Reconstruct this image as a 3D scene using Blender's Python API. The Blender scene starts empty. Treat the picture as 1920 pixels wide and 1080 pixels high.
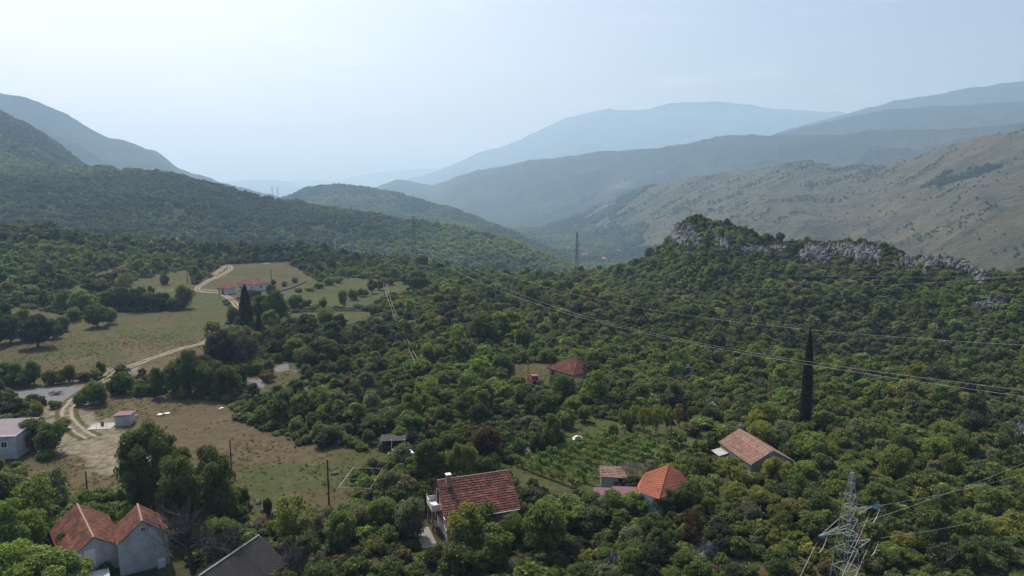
import bpy, bmesh, math, random
import numpy as np
from mathutils import Vector, Matrix
# ---------------------------------------------------------------- camera, sky, sun, exposure
C = bpy.context.scene
col = C.collection
CAM_H = 45.0
HAZE = 0.00018
PITCH = math.atan((540 - 352) / 1307.0)
F = 1307.0                       # focal length in photo pixels (1920 wide)
cam_d = bpy.data.cameras.new("camera"); cam = bpy.data.objects.new("camera", cam_d); col.objects.link(cam)
cam.location = (0, 0, CAM_H); cam.rotation_euler = (math.pi / 2 - PITCH, 0, 0)
cam_d.sensor_width = 36.0; cam_d.lens = 36.0 * F / 1920.0
cam_d.clip_start = 1.0; cam_d.clip_end = 60000.0
C.camera = cam
SUN_AZ = math.radians(-34.0)     # from +Y towards +X (the sun stands behind the valley, left of the view)
SUN_EL = math.radians(52.0)
w = bpy.data.worlds.new("World"); C.world = w; w.use_nodes = True
nt = w.node_tree; nt.nodes.clear()
wo = nt.nodes.new('ShaderNodeOutputWorld'); bg = nt.nodes.new('ShaderNodeBackground')
sky = nt.nodes.new('ShaderNodeTexSky'); sky.sky_type = 'NISHITA'; sky.sun_disc = False
sky.sun_elevation = SUN_EL; sky.sun_rotation = SUN_AZ
sky.altitude = 100; sky.air_density = 1.0; sky.dust_density = 5.0; sky.ozone_density = 2.0
bg.inputs['Strength'].default_value = 0.108
# a thin cirrus veil high on the left, part of the sky itself
tc = nt.nodes.new('ShaderNodeTexCoord'); mp = nt.nodes.new('ShaderNodeMapping'); mp.inputs['Scale'].default_value = (3, 3, 16); mp.inputs['Location'].default_value = (.9, .2, .3)
ns = nt.nodes.new('ShaderNodeTexNoise'); ns.inputs['Scale'].default_value = 2.2; ns.inputs['Detail'].default_value = 6
rp = nt.nodes.new('ShaderNodeValToRGB'); rp.color_ramp.elements[0].position = 0.56; rp.color_ramp.elements[1].position = 0.85
mx = nt.nodes.new('ShaderNodeMix'); mx.data_type = 'RGBA'; mx.blend_type = 'MIX'
ml = nt.nodes.new('ShaderNodeMath'); ml.operation = 'MULTIPLY'; ml.inputs[1].default_value = 0.18
nt.links.new(tc.outputs['Generated'], mp.inputs['Vector']); nt.links.new(mp.outputs['Vector'], ns.inputs['Vector'])
nt.links.new(ns.outputs['Fac'], rp.inputs['Fac']); nt.links.new(rp.outputs['Color'], ml.inputs[0]); nt.links.new(ml.outputs[0], mx.inputs['Factor'])
nt.links.new(sky.outputs['Color'], mx.inputs['A']); mx.inputs['B'].default_value = (11, 11.3, 11.8, 1)
nt.links.new(mx.outputs['Result'], bg.inputs['Color']); nt.links.new(bg.outputs[0], wo.inputs['Surface'])
sd = bpy.data.lights.new("sun", 'SUN'); sun = bpy.data.objects.new("sun", sd); col.objects.link(sun)
sd.energy = 3.5; sd.angle = math.radians(1.2); sd.color = (1.0, 0.95, 0.87)
sv = Vector((math.sin(SUN_AZ) * math.cos(SUN_EL), math.cos(SUN_AZ) * math.cos(SUN_EL), math.sin(SUN_EL)))
sun.rotation_euler = sv.to_track_quat('Z', 'Y').to_euler(); sun.location = sv * 400
C.view_settings.view_transform = 'Standard'; C.view_settings.look = 'None'
C.view_settings.exposure = 0.45; C.view_settings.gamma = 1.0
cy = C.cycles
cy.max_bounces = 5; cy.diffuse_bounces = 2; cy.glossy_bounces = 1; cy.transmission_bounces = 2; cy.volume_bounces = 3
cy.caustics_reflective = False; cy.caustics_refractive = False
cy.use_denoising = True; cy.denoising_prefilter = 'ACCURATE'; cy.sample_clamp_indirect = 4.0
# ---------------------------------------------------------------- numbers
rng = np.random.default_rng(7); random.seed(7)
def _hash(ix, iy, seed):
    h = (ix.astype(np.int64) * 374761393 + iy.astype(np.int64) * 668265263 + seed * 974634777) & 0xffffffff
    h = ((h ^ (h >> 13)) * 1274126177) & 0xffffffff
    return ((h ^ (h >> 16)) & 0xffff) / 65535.0
def vnoise(x, y, seed=0):
    x = np.asarray(x, float); y = np.asarray(y, float)
    ix = np.floor(x); iy = np.floor(y); fx = x - ix; fy = y - iy
    fx = fx * fx * (3 - 2 * fx); fy = fy * fy * (3 - 2 * fy)
    a = _hash(ix, iy, seed); b = _hash(ix + 1, iy, seed); c = _hash(ix, iy + 1, seed); d = _hash(ix + 1, iy + 1, seed)
    return (a * (1 - fx) + b * fx) * (1 - fy) + (c * (1 - fx) + d * fx) * fy
def fbm(x, y, o=4, seed=0, g=0.5):
    s = 0; a = 1; t = 0
    for i in range(o):
        s = s + a * (vnoise(x * 2 ** i + 17.3 * i, y * 2 ** i - 9.1 * i, seed + i) * 2 - 1); t += a; a *= g
    return s / t
def ridged(x, y, o=4, seed=0):
    s = 0; a = 1; t = 0
    for i in range(o):
        n = vnoise(x * 2 ** i + 7.7 * i, y * 2 ** i + 3.1 * i, seed + i) * 2 - 1
        s = s + a * (1 - np.abs(n)) ** 2; t += a; a *= 0.5
    return s / t
def sstep(a, b, x):
    t = np.clip((x - a) / (b - a), 0, 1); return t * t * (3 - 2 * t)
CP, SP = math.cos(PITCH), math.sin(PITCH)
def pdir(px, py):                      # photo pixel -> world direction
    X = (np.asarray(px, float) - 960) / F; Yc = -(np.asarray(py, float) - 540) / F
    return X, CP + Yc * SP, -SP + Yc * CP
def proj(x, y, z):                     # world -> photo pixel
    dz = z - CAM_H; fw = y * CP - dz * SP; up = y * SP + dz * CP
    return 960 + F * x / fw, 540 - F * up / fw
def P(px, py, z=0.0):                  # where a pixel's ray meets the height z
    dx, dy, dz = pdir(px, py); t = (z - CAM_H) / dz
    return Vector((float(dx * t), float(dy * t), z))
def azel(pts):
    a = np.array(pts, float); dx, dy, dz = pdir(a[:, 0], a[:, 1]); return np.arctan2(dx, dy), dz / np.hypot(dx, dy)
def az_of(px): dx, dy, dz = pdir(px, 450.0); return np.arctan2(dx, dy)
TA = np.linspace(math.radians(-50), math.radians(50), 4001)
def tab(pts, sm=0):                    # table of a value against photo column
    a = np.array(pts, float); t = np.interp(TA, az_of(a[:, 0]), a[:, 1])
    if sm:
        k = np.hanning(sm * 2 + 1); k /= k.sum(); t = np.convolve(np.pad(t, sm, 'edge'), k, 'valid')
    return t
class Ridge:
    def __init__(s, name, sil, dist, foot, z0, p=1.1, back=0.45, amp=0.0, L=300.0, jit=1.0, sm=14, seed=0):
        az, te = azel(sil); te = np.interp(TA, az, te)
        k = np.hanning(sm * 2 + 1); k /= k.sum(); te = np.convolve(np.pad(te, sm, 'edge'), k, 'valid')
        te = te + jit * (fbm(TA * 55, TA * 0 + seed, 5, seed, 0.6)) / F * 3.0
        s.name = name; s.R = tab(dist, 60); s.R0 = tab(foot, 60); s.Z0 = tab(z0, 40); s.Z = CAM_H + te * s.R
        s.p = p; s.back = back; s.amp = amp; s.L = L; s.seed = seed
    def h(s, r, az, x, y):
        R = np.interp(az, TA, s.R); R0 = np.interp(az, TA, s.R0); Z = np.interp(az, TA, s.Z); Z0 = np.interp(az, TA, s.Z0); Z0 = np.minimum(Z0, Z - 1.0)
        t = (r - R0) / (R - R0); tc_ = np.clip(t, 0, 1)
        z = Z0 + (Z - Z0) * (tc_ ** s.p) 
        if s.amp:
            z = z + s.amp * (ridged(x / s.L, y / s.L, 5, s.seed) - 0.72) * np.clip(4 * tc_ * (1 - tc_), 0, 1) ** 0.8 * np.clip(Z - Z0, 0, 1e9)
        z = np.where(t > 1, Z - (r - R) * s.back * np.clip((r - R) / (R * 0.12), 0.15, 1), z)
        return np.where(t < 0, Z0 + (r - R0) * 0.6, z)
RID = [
 Ridge('near', [(-300,425),(0,435),(100,440),(180,462),(400,474),(600,478),(700,495),(800,503),(900,520),(1000,530),(1150,545),(1300,585),(2300,760)],
       [(-300,455),(400,455),(900,400),(2300,380)], [(-300,250),(100,270),(400,300),(900,330),(1300,340),(2300,340)], [(-300,0.5),(2300,0.0)], 1.5, 0.35, jit=.5),
 Ridge('knoll', [(-300,900),(900,620),(1050,530),(1120,515),(1190,500),(1235,476),(1258,450),(1272,424),(1300,416),(1350,424),(1420,448),(1480,462),(1540,460),(1600,461),(1660,470),(1700,486),(1760,486),(1800,494),(1840,512),(1900,526),(2000,535),(2300,560)],
       [(-300,420),(1100,415),(1280,375),(1600,335),(1900,300),(2300,290)], [(-300,400),(1100,370),(1200,310),(1300,285),(1600,232),(1900,205),(2300,200)], [(-300,0),(1150,-2),(1450,-4),(1600,-12),(2300,-13)], 1.0, 0.6, .22, 60, .6, seed=3, sm=6),
 Ridge('hill', [(-300,180),(-100,190),(0,213),(60,243),(100,268),(130,292),(160,312),(220,345),(300,400),(400,470),(2300,900)],
       [(-300,1750),(300,1750),(2300,1800)], [(-300,950),(2300,950)], [(-300,40),(2300,-60)], 1.0, .5, .38, 320, 1.2, seed=11),
 Ridge('hill', [(-300,309),(0,314),(140,318),(200,319),(300,325),(350,335),(420,354),(470,367),(520,379),(560,384),(640,397),(733,411),(800,423),(870,434),(920,446),(973,462),(1020,480),(1070,502),(1150,540),(2300,900)],
       [(-300,1250),(200,1200),(400,1100),(600,1050),(760,1000),(1000,880),(2300,850)], [(-300,520),(400,520),(700,540),(1000,600),(2300,600)], [(-300,0),(200,-10),(500,-40),(700,-60),(900,-75),(2300,-110)], 1.15, .35, .34, 230, 1.0, seed=5),
 Ridge('hill', [(-300,800),(400,420),(500,385),(545,371),(580,355),(625,349),(680,354),(750,366),(800,381),(850,394),(900,414),(950,434),(1000,456),(1060,480),(1200,560),(2300,900)],
       [(-300,2500),(600,2500),(800,2100),(1000,1500),(2300,1300)], [(-300,1500),(600,1350),(1000,1100),(2300,1000)], [(-300,-105),(2300,-112)], 1.1, .4, .36, 330, 1.0, seed=21),
 Ridge('pasture', [(-300,900),(900,470),(980,440),(1040,418),(1110,395),(1170,369),(1223,349),(1280,335),(1337,328),(1413,321),(1480,306),(1520,301),(1563,312),(1647,313),(1673,305),(1730,288),(1797,266),(1863,252),(1920,242),(2100,215),(2300,200)],
       [(-300,3000),(1100,2700),(1300,2200),(1600,1900),(1920,1600),(2300,1500)], [(-300,2300),(1040,2100),(1110,1900),(1300,1250),(1600,950),(1920,750),(2300,700)], [(-300,-112),(1600,-108),(2300,-70)], 1.0, .35, .28, 380, 1.0, seed=31),
 Ridge('wood', [(-300,900),(500,400),(640,372),(713,349),(747,335),(775,341),(810,346),(850,333),(903,317),(940,312),(1000,299),(1083,290),(1140,282),(1207,280),(1280,269),(1313,263),(1347,255),(1407,252),(1513,255),(1580,253),(1640,243),(1697,243),(1780,242),(1863,236),(1920,229),(2300,200)],
       [(-300,5500),(747,5200),(1000,4200),(1400,3700),(2300,3000)], [(-300,3800),(747,3600),(1000,3000),(1400,2500),(2300,2000)], [(-300,-112),(1300,-100),(2300,-20)], 1.0, .4, .5, 600, 1.0, seed=41),
 Ridge('range', [(-300,900),(1300,330),(1460,249),(1547,228),(1600,215),(1663,205),(1720,202),(1797,197),(1860,193),(1920,187),(2300,160)],
       [(-300,4800),(2300,4600)], [(-300,3600),(2300,3400)], [(-300,-50),(2300,0)], 1.0, .2, .42, 700, 1.0, seed=51),
 Ridge('range', [(-300,900),(1300,330),(1480,240),(1607,208),(1667,190),(1740,178),(1820,162),(1897,155),(1920,150),(2050,135),(2300,120)],
       [(-300,6200),(2300,6000)], [(-300,4700),(2300,4600)], [(-300,0),(2300,100)], 1.0, .4, .42, 800, 1.0, seed=61),
 Ridge('range', [(-300,700),(600,375),(660,362),(760,338),(817,320),(860,303),(907,282),(940,276),(980,259),(1037,233),(1063,219),(1083,216),(1100,212),(1140,203),(1173,207),(1203,207),(1257,192),(1280,191),(1347,191),(1397,194),(1453,205),(1563,208),(1607,215),(1800,240),(2300,300)],
       [(-300,10500),(1000,10000),(2300,9500)], [(-300,7400),(2300,6500)], [(-300,-110),(2300,-50)], 1.15, .4, .5, 1300, 1.0, seed=71),
 Ridge('range', [(-300,110),(-100,150),(0,172),(45,183),(90,200),(125,214),(165,238),(200,257),(235,264),(270,276),(295,283),(315,300),(330,313),(365,326),(380,328),(420,345),(450,352),(480,358),(510,364),(560,380),(700,430),(2300,900)],
       [(-300,3800),(300,3900),(560,4200),(2300,4500)], [(-300,2300),(300,2400),(560,2800),(2300,3000)], [(-300,60),(300,-20),(560,-100),(2300,-112)], 1.2, .4, .5, 520, 1.0, seed=81),
 Ridge('range', [(-300,346),(300,344),(430,341),(462,337),(530,339),(560,346),(600,351),(650,357),(2300,420)],
       [(-300,13000),(2300,13000)], [(-300,10500),(2300,10500)], [(-300,-110),(2300,-110)], 1.0, .4, .2, 1500, .5, seed=91),
 Ridge('range', [(-300,360),(450,350),(520,341),(560,336),(620,338),(640,335),(700,325),(760,318),(800,316),(830,318),(880,325),(2300,400)],
       [(-300,15500),(2300,15500)], [(-300,13500),(2300,13500)], [(-300,-110),(2300,-110)], 1.0, .4, .2, 1500, .5, seed=95),
]
EDGE = tab([(-300,470),(200,460),(400,450),(900,392),(1100,395),(1300,400),(1600,345),(1900,310),(2300,300)], 60)
def H(x, y, who=False):
    x = np.asarray(x, float); y = np.asarray(y, float); r = np.hypot(x, y); az = np.arctan2(x, y)
    b = 0.5 * fbm(x / 45, y / 45, 3, 1)
    pxa = np.interp(az, TA, np.interp(TA, [az_of(-300), az_of(1430), az_of(1640), az_of(2300)], [0, 0, 1, 1]))
    b = b - 14 * sstep(188, 232, r) * pxa
    pxb = np.interp(az, TA, np.interp(TA, [az_of(q) for q in (790, 880, 1160, 1260)], [0, 1, 1, 0])); b = b - 10 * sstep(265, 400, r) * pxb
    v = -112 + 10 * fbm(x / 700, y / 700, 4, 2)
    e = np.interp(az, TA, EDGE); z = b + (v - b) * sstep(0, 1, (r - e) / 300.0)
    idx = np.full(z.shape, -1)
    for i, R in enumerate(RID):
        h = R.h(r, az, x, y); m = h > z; z = np.where(m, h, z); idx = np.where(m, i, idx)
    z = z + 0.10 * fbm(x / 6, y / 6, 3, 9) * sstep(0, 100, r)
    return (z, idx) if who else z
_rr = np.geomspace(45, 17000, 2600)
def G(px, py):                         # where a pixel's ray first meets the land
    dx, dy, dz = [float(v) for v in pdir(px, py)]; hd = math.hypot(dx, dy)
    t = _rr / hd; hit = (CAM_H + dz * t) <= H(dx * t, dy * t)
    i = int(np.argmax(hit)) if hit.any() else len(t) - 1
    a, b = t[max(i - 1, 0)], t[i]
    tt = np.linspace(a, b, 60); k = (CAM_H + dz * tt) <= H(dx * tt, dy * tt); j = int(np.argmax(k)) if k.any() else 59
    return Vector((dx * tt[j], dy * tt[j], float(H(dx * tt[j], dy * tt[j]))))
def Hs(x, y): return float(H(np.array([x]), np.array([y]))[0])
# ---------------------------------------------------------------- materials
MATS = {}
def mat(name, color=(.5, .5, .5), rough=0.8, metal=0.0, spec=0.3, noise=None, bump=0.0, bscale=8.0):
    if name in MATS: return MATS[name]
    m = bpy.data.materials.new(name); m.use_nodes = True; n = m.node_tree; p = n.nodes['Principled BSDF']
    p.inputs['Base Color'].default_value = (*color, 1); p.inputs['Roughness'].default_value = rough
    p.inputs['Metallic'].default_value = metal; p.inputs['Specular IOR Level'].default_value = spec
    t = n.nodes.new('ShaderNodeTexCoord')
    if noise:
        sc, amt, c2 = noise
        a = n.nodes.new('ShaderNodeTexNoise'); a.inputs['Scale'].default_value = sc; a.inputs['Detail'].default_value = 8; a.inputs['Roughness'].default_value = .65
        r = n.nodes.new('ShaderNodeValToRGB'); r.color_ramp.elements[0].position = .5 - amt; r.color_ramp.elements[1].position = .5 + amt
        r.color_ramp.elements[0].color = (*color, 1); r.color_ramp.elements[1].color = (*c2, 1)
        n.links.new(t.outputs['Object'], a.inputs['Vector']); n.links.new(a.outputs['Fac'], r.inputs['Fac']); n.links.new(r.outputs['Color'], p.inputs['Base Color'])
    if bump:
        a = n.nodes.new('ShaderNodeTexNoise'); a.inputs['Scale'].default_value = bscale; a.inputs['Detail'].default_value = 6
        b = n.nodes.new('ShaderNodeBump'); b.inputs['Strength'].default_value = bump; b.inputs['Distance'].default_value = .1
        n.links.new(t.outputs['Object'], a.inputs['Vector']); n.links.new(a.outputs['Fac'], b.inputs['Height']); n.links.new(b.outputs['Normal'], p.inputs['Normal'])
    MATS[name] = m; return m
class NB:                                # tiny node builder
    def __init__(s, name):
        s.m = bpy.data.materials.new(name); s.m.use_nodes = True; s.n = s.m.node_tree; s.p = s.n.nodes['Principled BSDF']; MATS[name] = s.m
        s.t = s.n.nodes.new('ShaderNodeTexCoord')
    def attr(s, name, typ='GEOMETRY'):
        a = s.n.nodes.new('ShaderNodeAttribute'); a.attribute_name = name; a.attribute_type = typ; return a
    def noise(s, scale, detail=6, rough=.6, stretch=None, co='Object'):
        a = s.n.nodes.new('ShaderNodeTexNoise'); a.inputs['Scale'].default_value = scale; a.inputs['Detail'].default_value = detail; a.inputs['Roughness'].default_value = rough
        if stretch:
            mp_ = s.n.nodes.new('ShaderNodeMapping'); mp_.inputs['Scale'].default_value = stretch
            s.n.links.new(s.t.outputs[co], mp_.inputs['Vector']); s.n.links.new(mp_.outputs['Vector'], a.inputs['Vector'])
        else: s.n.links.new(s.t.outputs[co], a.inputs['Vector'])
        return a.outputs['Fac']
    def ramp(s, fac, stops):
        r = s.n.nodes.new('ShaderNodeValToRGB'); e = r.color_ramp.elements
        while len(e) < len(stops): e.new(.5)
        for q, (pos, c) in zip(e, stops): q.position = pos; q.color = (*c, 1) if len(c) == 3 else c
        s.n.links.new(fac, r.inputs['Fac']); return r.outputs['Color']
    def mix(s, f, a, b, mode='MIX'):
        m = s.n.nodes.new('ShaderNodeMix'); m.data_type = 'RGBA'; m.blend_type = mode
        for k, v in (('Factor', f), ('A', a), ('B', b)):
            if hasattr(v, 'links'): s.n.links.new(v, m.inputs[k])
            elif k == 'Factor': m.inputs[k].default_value = v
            else: m.inputs[k].default_value = (*v, 1)
        return m.outputs['Result']
    def math(s, op, a, b=0.0, clamp=False):
        m = s.n.nodes.new('ShaderNodeMath'); m.operation = op; m.use_clamp = clamp
        for k, v in enumerate((a, b)):
            if hasattr(v, 'links'): s.n.links.new(v, m.inputs[k])
            else: m.inputs[k].default_value = v
        return m.outputs[0]
    def bump(s, h, strength, dist):
        b = s.n.nodes.new('ShaderNodeBump'); b.inputs['Strength'].default_value = strength; b.inputs['Distance'].default_value = dist
        s.n.links.new(h, b.inputs['Height']); s.n.links.new(b.outputs['Normal'], s.p.inputs['Normal'])
    def out(s, c, rough=.9, spec=.15):
        s.n.links.new(c, s.p.inputs['Base Color']); s.p.inputs['Roughness'].default_value = rough; s.p.inputs['Specular IOR Level'].default_value = spec
        return s.m
# ground of the plateau
g = NB('plateau_ground')
n1 = g.noise(.05, 8, .62); n2 = g.noise(.6, 8, .7); n3 = g.noise(3.5, 6, .7); n4 = g.noise(.016, 5, .55)
dryc = g.ramp(n2, [(.25, (0.050, 0.038, 0.020)), (.5, (0.079, 0.062, 0.032)), (.75, (0.114, 0.093, 0.053))])
grnc = g.ramp(n2, [(.25, (0.032, 0.041, 0.013)), (.5, (0.055, 0.065, 0.021)), (.75, (0.082, 0.087, 0.032))])
f1 = g.math('ADD', g.math('MULTIPLY', g.math('SUBTRACT', n1, .5), 4.4), g.math('MULTIPLY', g.math('SUBTRACT', n4, .5), 1.6))
f1 = g.math('ADD', f1, g.math('ADD', g.math('MULTIPLY', g.math('SUBTRACT', n3, .5), 1.8), g.attr('green').outputs['Fac']), True)
f1 = g.math('ADD', f1, g.math('MULTIPLY', g.math('SUBTRACT', g.noise(.5, 5, .6, (.25, 1.6, 1)), .5), 1.3), True)
c = g.mix(f1, dryc, grnc); c = g.mix(g.math('MULTIPLY', g.math('SUBTRACT', g.noise(.11, 7, .7), .56), 6.0, True), c, g.ramp(n3, [(.3, (.085, .070, .038)), (.7, (.165, .138, .082))]))
c = g.mix(g.math('MULTIPLY', g.math('SUBTRACT', g.noise(.9, 6, .75), .58), 7.0, True), c, (.045, .042, .020)); c = g.mix(g.math('MULTIPLY', g.math('SUBTRACT', g.noise(1.7, 5, .8), .57), 9.0, True), c, g.ramp(n1, [(.4, (.15, .128, .075)), (.6, (.09, .098, .034))]))
redc = g.ramp(n2, [(.3, (.070, .050, .030)), (.7, (.138, .104, .062))])
c = g.mix(g.math('MULTIPLY', g.attr('red').outputs['Fac'], g.math('ADD', g.math('MULTIPLY', n1, 2.0), -.45, True), True), c, redc)
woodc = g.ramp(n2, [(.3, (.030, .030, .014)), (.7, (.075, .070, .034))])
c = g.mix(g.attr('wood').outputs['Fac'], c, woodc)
dirtc = g.ramp(n3, [(.25, (.165, .132, .098)), (.5, (.28, .24, .185)), (.75, (.40, .355, .29))])
df = g.math('ADD', g.math('MULTIPLY', g.attr('dirt').outputs['Fac'], 1.25), g.math('MULTIPLY', g.math('SUBTRACT', n2, .62), 2.4), True)
df = g.math('MULTIPLY', df, g.math('MULTIPLY', g.attr('dirt').outputs['Fac'], 4.0, True), True)
c = g.mix(df, c, dirtc)
rockc = g.ramp(n3, [(.3, (.07, .07, .075)), (.5, (.15, .15, .158)), (.75, (.25, .25, .255))])
rf = g.math('ADD', g.math('MULTIPLY', g.attr('rock').outputs['Fac'], 2.6), g.math('MULTIPLY', g.math('SUBTRACT', n2, .66), 3.0), True)
rf = g.math('MULTIPLY', rf, g.math('MULTIPLY', g.attr('rock').outputs['Fac'], 4.0, True), True)
c = g.mix(rf, c, rockc)
g.bump(g.math('ADD', g.math('MULTIPLY', n3, .35), n2), .7, .35); GROUND = g.out(c, .95, .08)
# far hills
g = NB('hill_ground')
n1 = g.noise(.004, 8, .62); n2 = g.noise(.02, 8, .7); n3 = g.noise(.09, 6, .75); n5 = g.noise(.0035, 8, .6, (1, .25, 1))
forc = g.ramp(n3, [(.3, (.022, .030, .013)), (.5, (.040, .050, .021)), (.72, (.072, .080, .034))])
forc = g.mix(g.math('MULTIPLY', g.math('SUBTRACT', n1, .42), 3.5, True), forc, g.ramp(n2, [(.3, (.035, .048, .018)), (.7, (.095, .092, .045))]))
barec = g.ramp(n2, [(.28, (.062, .060, .026)), (.5, (.114, .102, .054)), (.75, (.170, .146, .086))])
barec = g.mix(g.math('MULTIPLY', g.math('SUBTRACT', n3, .53), 6.0, True), barec, g.ramp(n3, [(.55, (.085, .080, .045)), (.75, (.050, .058, .032))]))
barec = g.mix(g.math('MULTIPLY', g.math('SUBTRACT', n1, .50), 7.0, True), barec, g.mix(g.math('MULTIPLY', g.math('SUBTRACT', n3, .48), 9.0, True), (.085, .082, .052), (.17, .168, .150)))
c = g.mix(g.attr('bare').outputs['Fac'], forc, barec)
c = g.mix(g.math('MULTIPLY', g.attr('scar').outputs['Fac'], g.math('MULTIPLY', g.math('SUBTRACT', n2, .34), 5.0, True), True), c, (.14, .135, .125))
mpr = g.n.nodes.new('ShaderNodeMapping'); mpr.inputs['Rotation'].default_value = (0, 0, math.radians(38)); mpr.inputs['Scale'].default_value = (.0028, .012, .002); gn = g.n.nodes.new('ShaderNodeTexNoise'); gn.inputs['Scale'].default_value = 1.0; gn.inputs['Detail'].default_value = 5
g.n.links.new(g.t.outputs['Object'], mpr.inputs['Vector']); g.n.links.new(mpr.outputs['Vector'], gn.inputs['Vector'])
gl = g.math('SUBTRACT', 1.0, g.math('MULTIPLY', g.math('ABSOLUTE', g.math('SUBTRACT', gn.outputs['Fac'], .5)), 26.0), True)
c = g.mix(g.math('MULTIPLY', g.math('MULTIPLY', gl, g.attr('bare').outputs['Fac']), g.math('ADD', .35, g.math('MULTIPLY', g.math('SUBTRACT', n3, .4), 3.0), True)), c, (.050, .058, .034))
g.bump(g.math('ADD', n2, g.math('MULTIPLY', n3, .5)), 1.0, 14.0); HILLM = g.out(c, 1.0, .03)
# leaves: tint comes from the tree, small differences from each leaf clump
def leafmat(name, trans=.42):
    g = NB(name); t = g.attr('tint', 'INSTANCER').outputs['Color']; v = g.attr('v').outputs['Fac']
    r = g.ramp(v, [(0.0, (.70, .72, .66)), (.5, (1.0, 1.0, 1.0)), (1.0, (1.45, 1.38, 1.2))])
    c = g.mix(1.0, t, r, 'MULTIPLY'); g.out(c, .55, .22)
    tr = g.n.nodes.new('ShaderNodeBsdfTranslucent'); g.n.links.new(g.mix(1.0, c, (1.25, 1.35, .7), 'MULTIPLY'), tr.inputs['Color'])
    ms = g.n.nodes.new('ShaderNodeMixShader'); ms.inputs[0].default_value = trans
    g.n.links.new(g.p.outputs[0], ms.inputs[1]); g.n.links.new(tr.outputs[0], ms.inputs[2])
    g.n.links.new(ms.outputs[0], g.n.nodes['Material Output'].inputs['Surface']); return g.m
LEAF = leafmat('foliage')
BARK = mat('bark', (.075, .058, .042), .95, noise=(4, .2, (.13, .11, .09)), bump=.6)
DEADW = mat('dead_wood', (.08, .073, .07), .95, noise=(3, .2, (.045, .04, .037)))
def tiles(name, c1, c2, c3, lich=(.09, .06, .045), la=.35):
    g = NB(name); v = g.attr('v').outputs['Fac']; n = g.noise(1.1, 8, .7); n2 = g.noise(9, 4, .7)
    c = g.ramp(v, [(0, c1), (.5, c2), (1, c3)])
    c = g.mix(g.math('MULTIPLY', g.math('SUBTRACT', n, .60 - la * .3), 5.0, True), c, lich)
    c = g.mix(g.math('MULTIPLY', n2, .35), c, (.5, .42, .36), 'MULTIPLY'); g.out(c, .85, .2); return g.m
def rockmat(name, a, b, c_):
    g = NB(name); n = g.noise(.55, 8, .7); n2 = g.noise(3.5, 6, .7, (1, 1, .35))
    c = g.ramp(g.math('ADD', g.math('MULTIPLY', n, .5), g.math('MULTIPLY', n2, .5)), [(.36, a), (.5, b), (.64, c_)])
    g.bump(n2, .9, .3); g.out(c, .95, .1); return g.m
LIME = rockmat('limestone', (.05, .05, .054), (.155, .152, .15), (.275, .27, .265))
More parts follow.
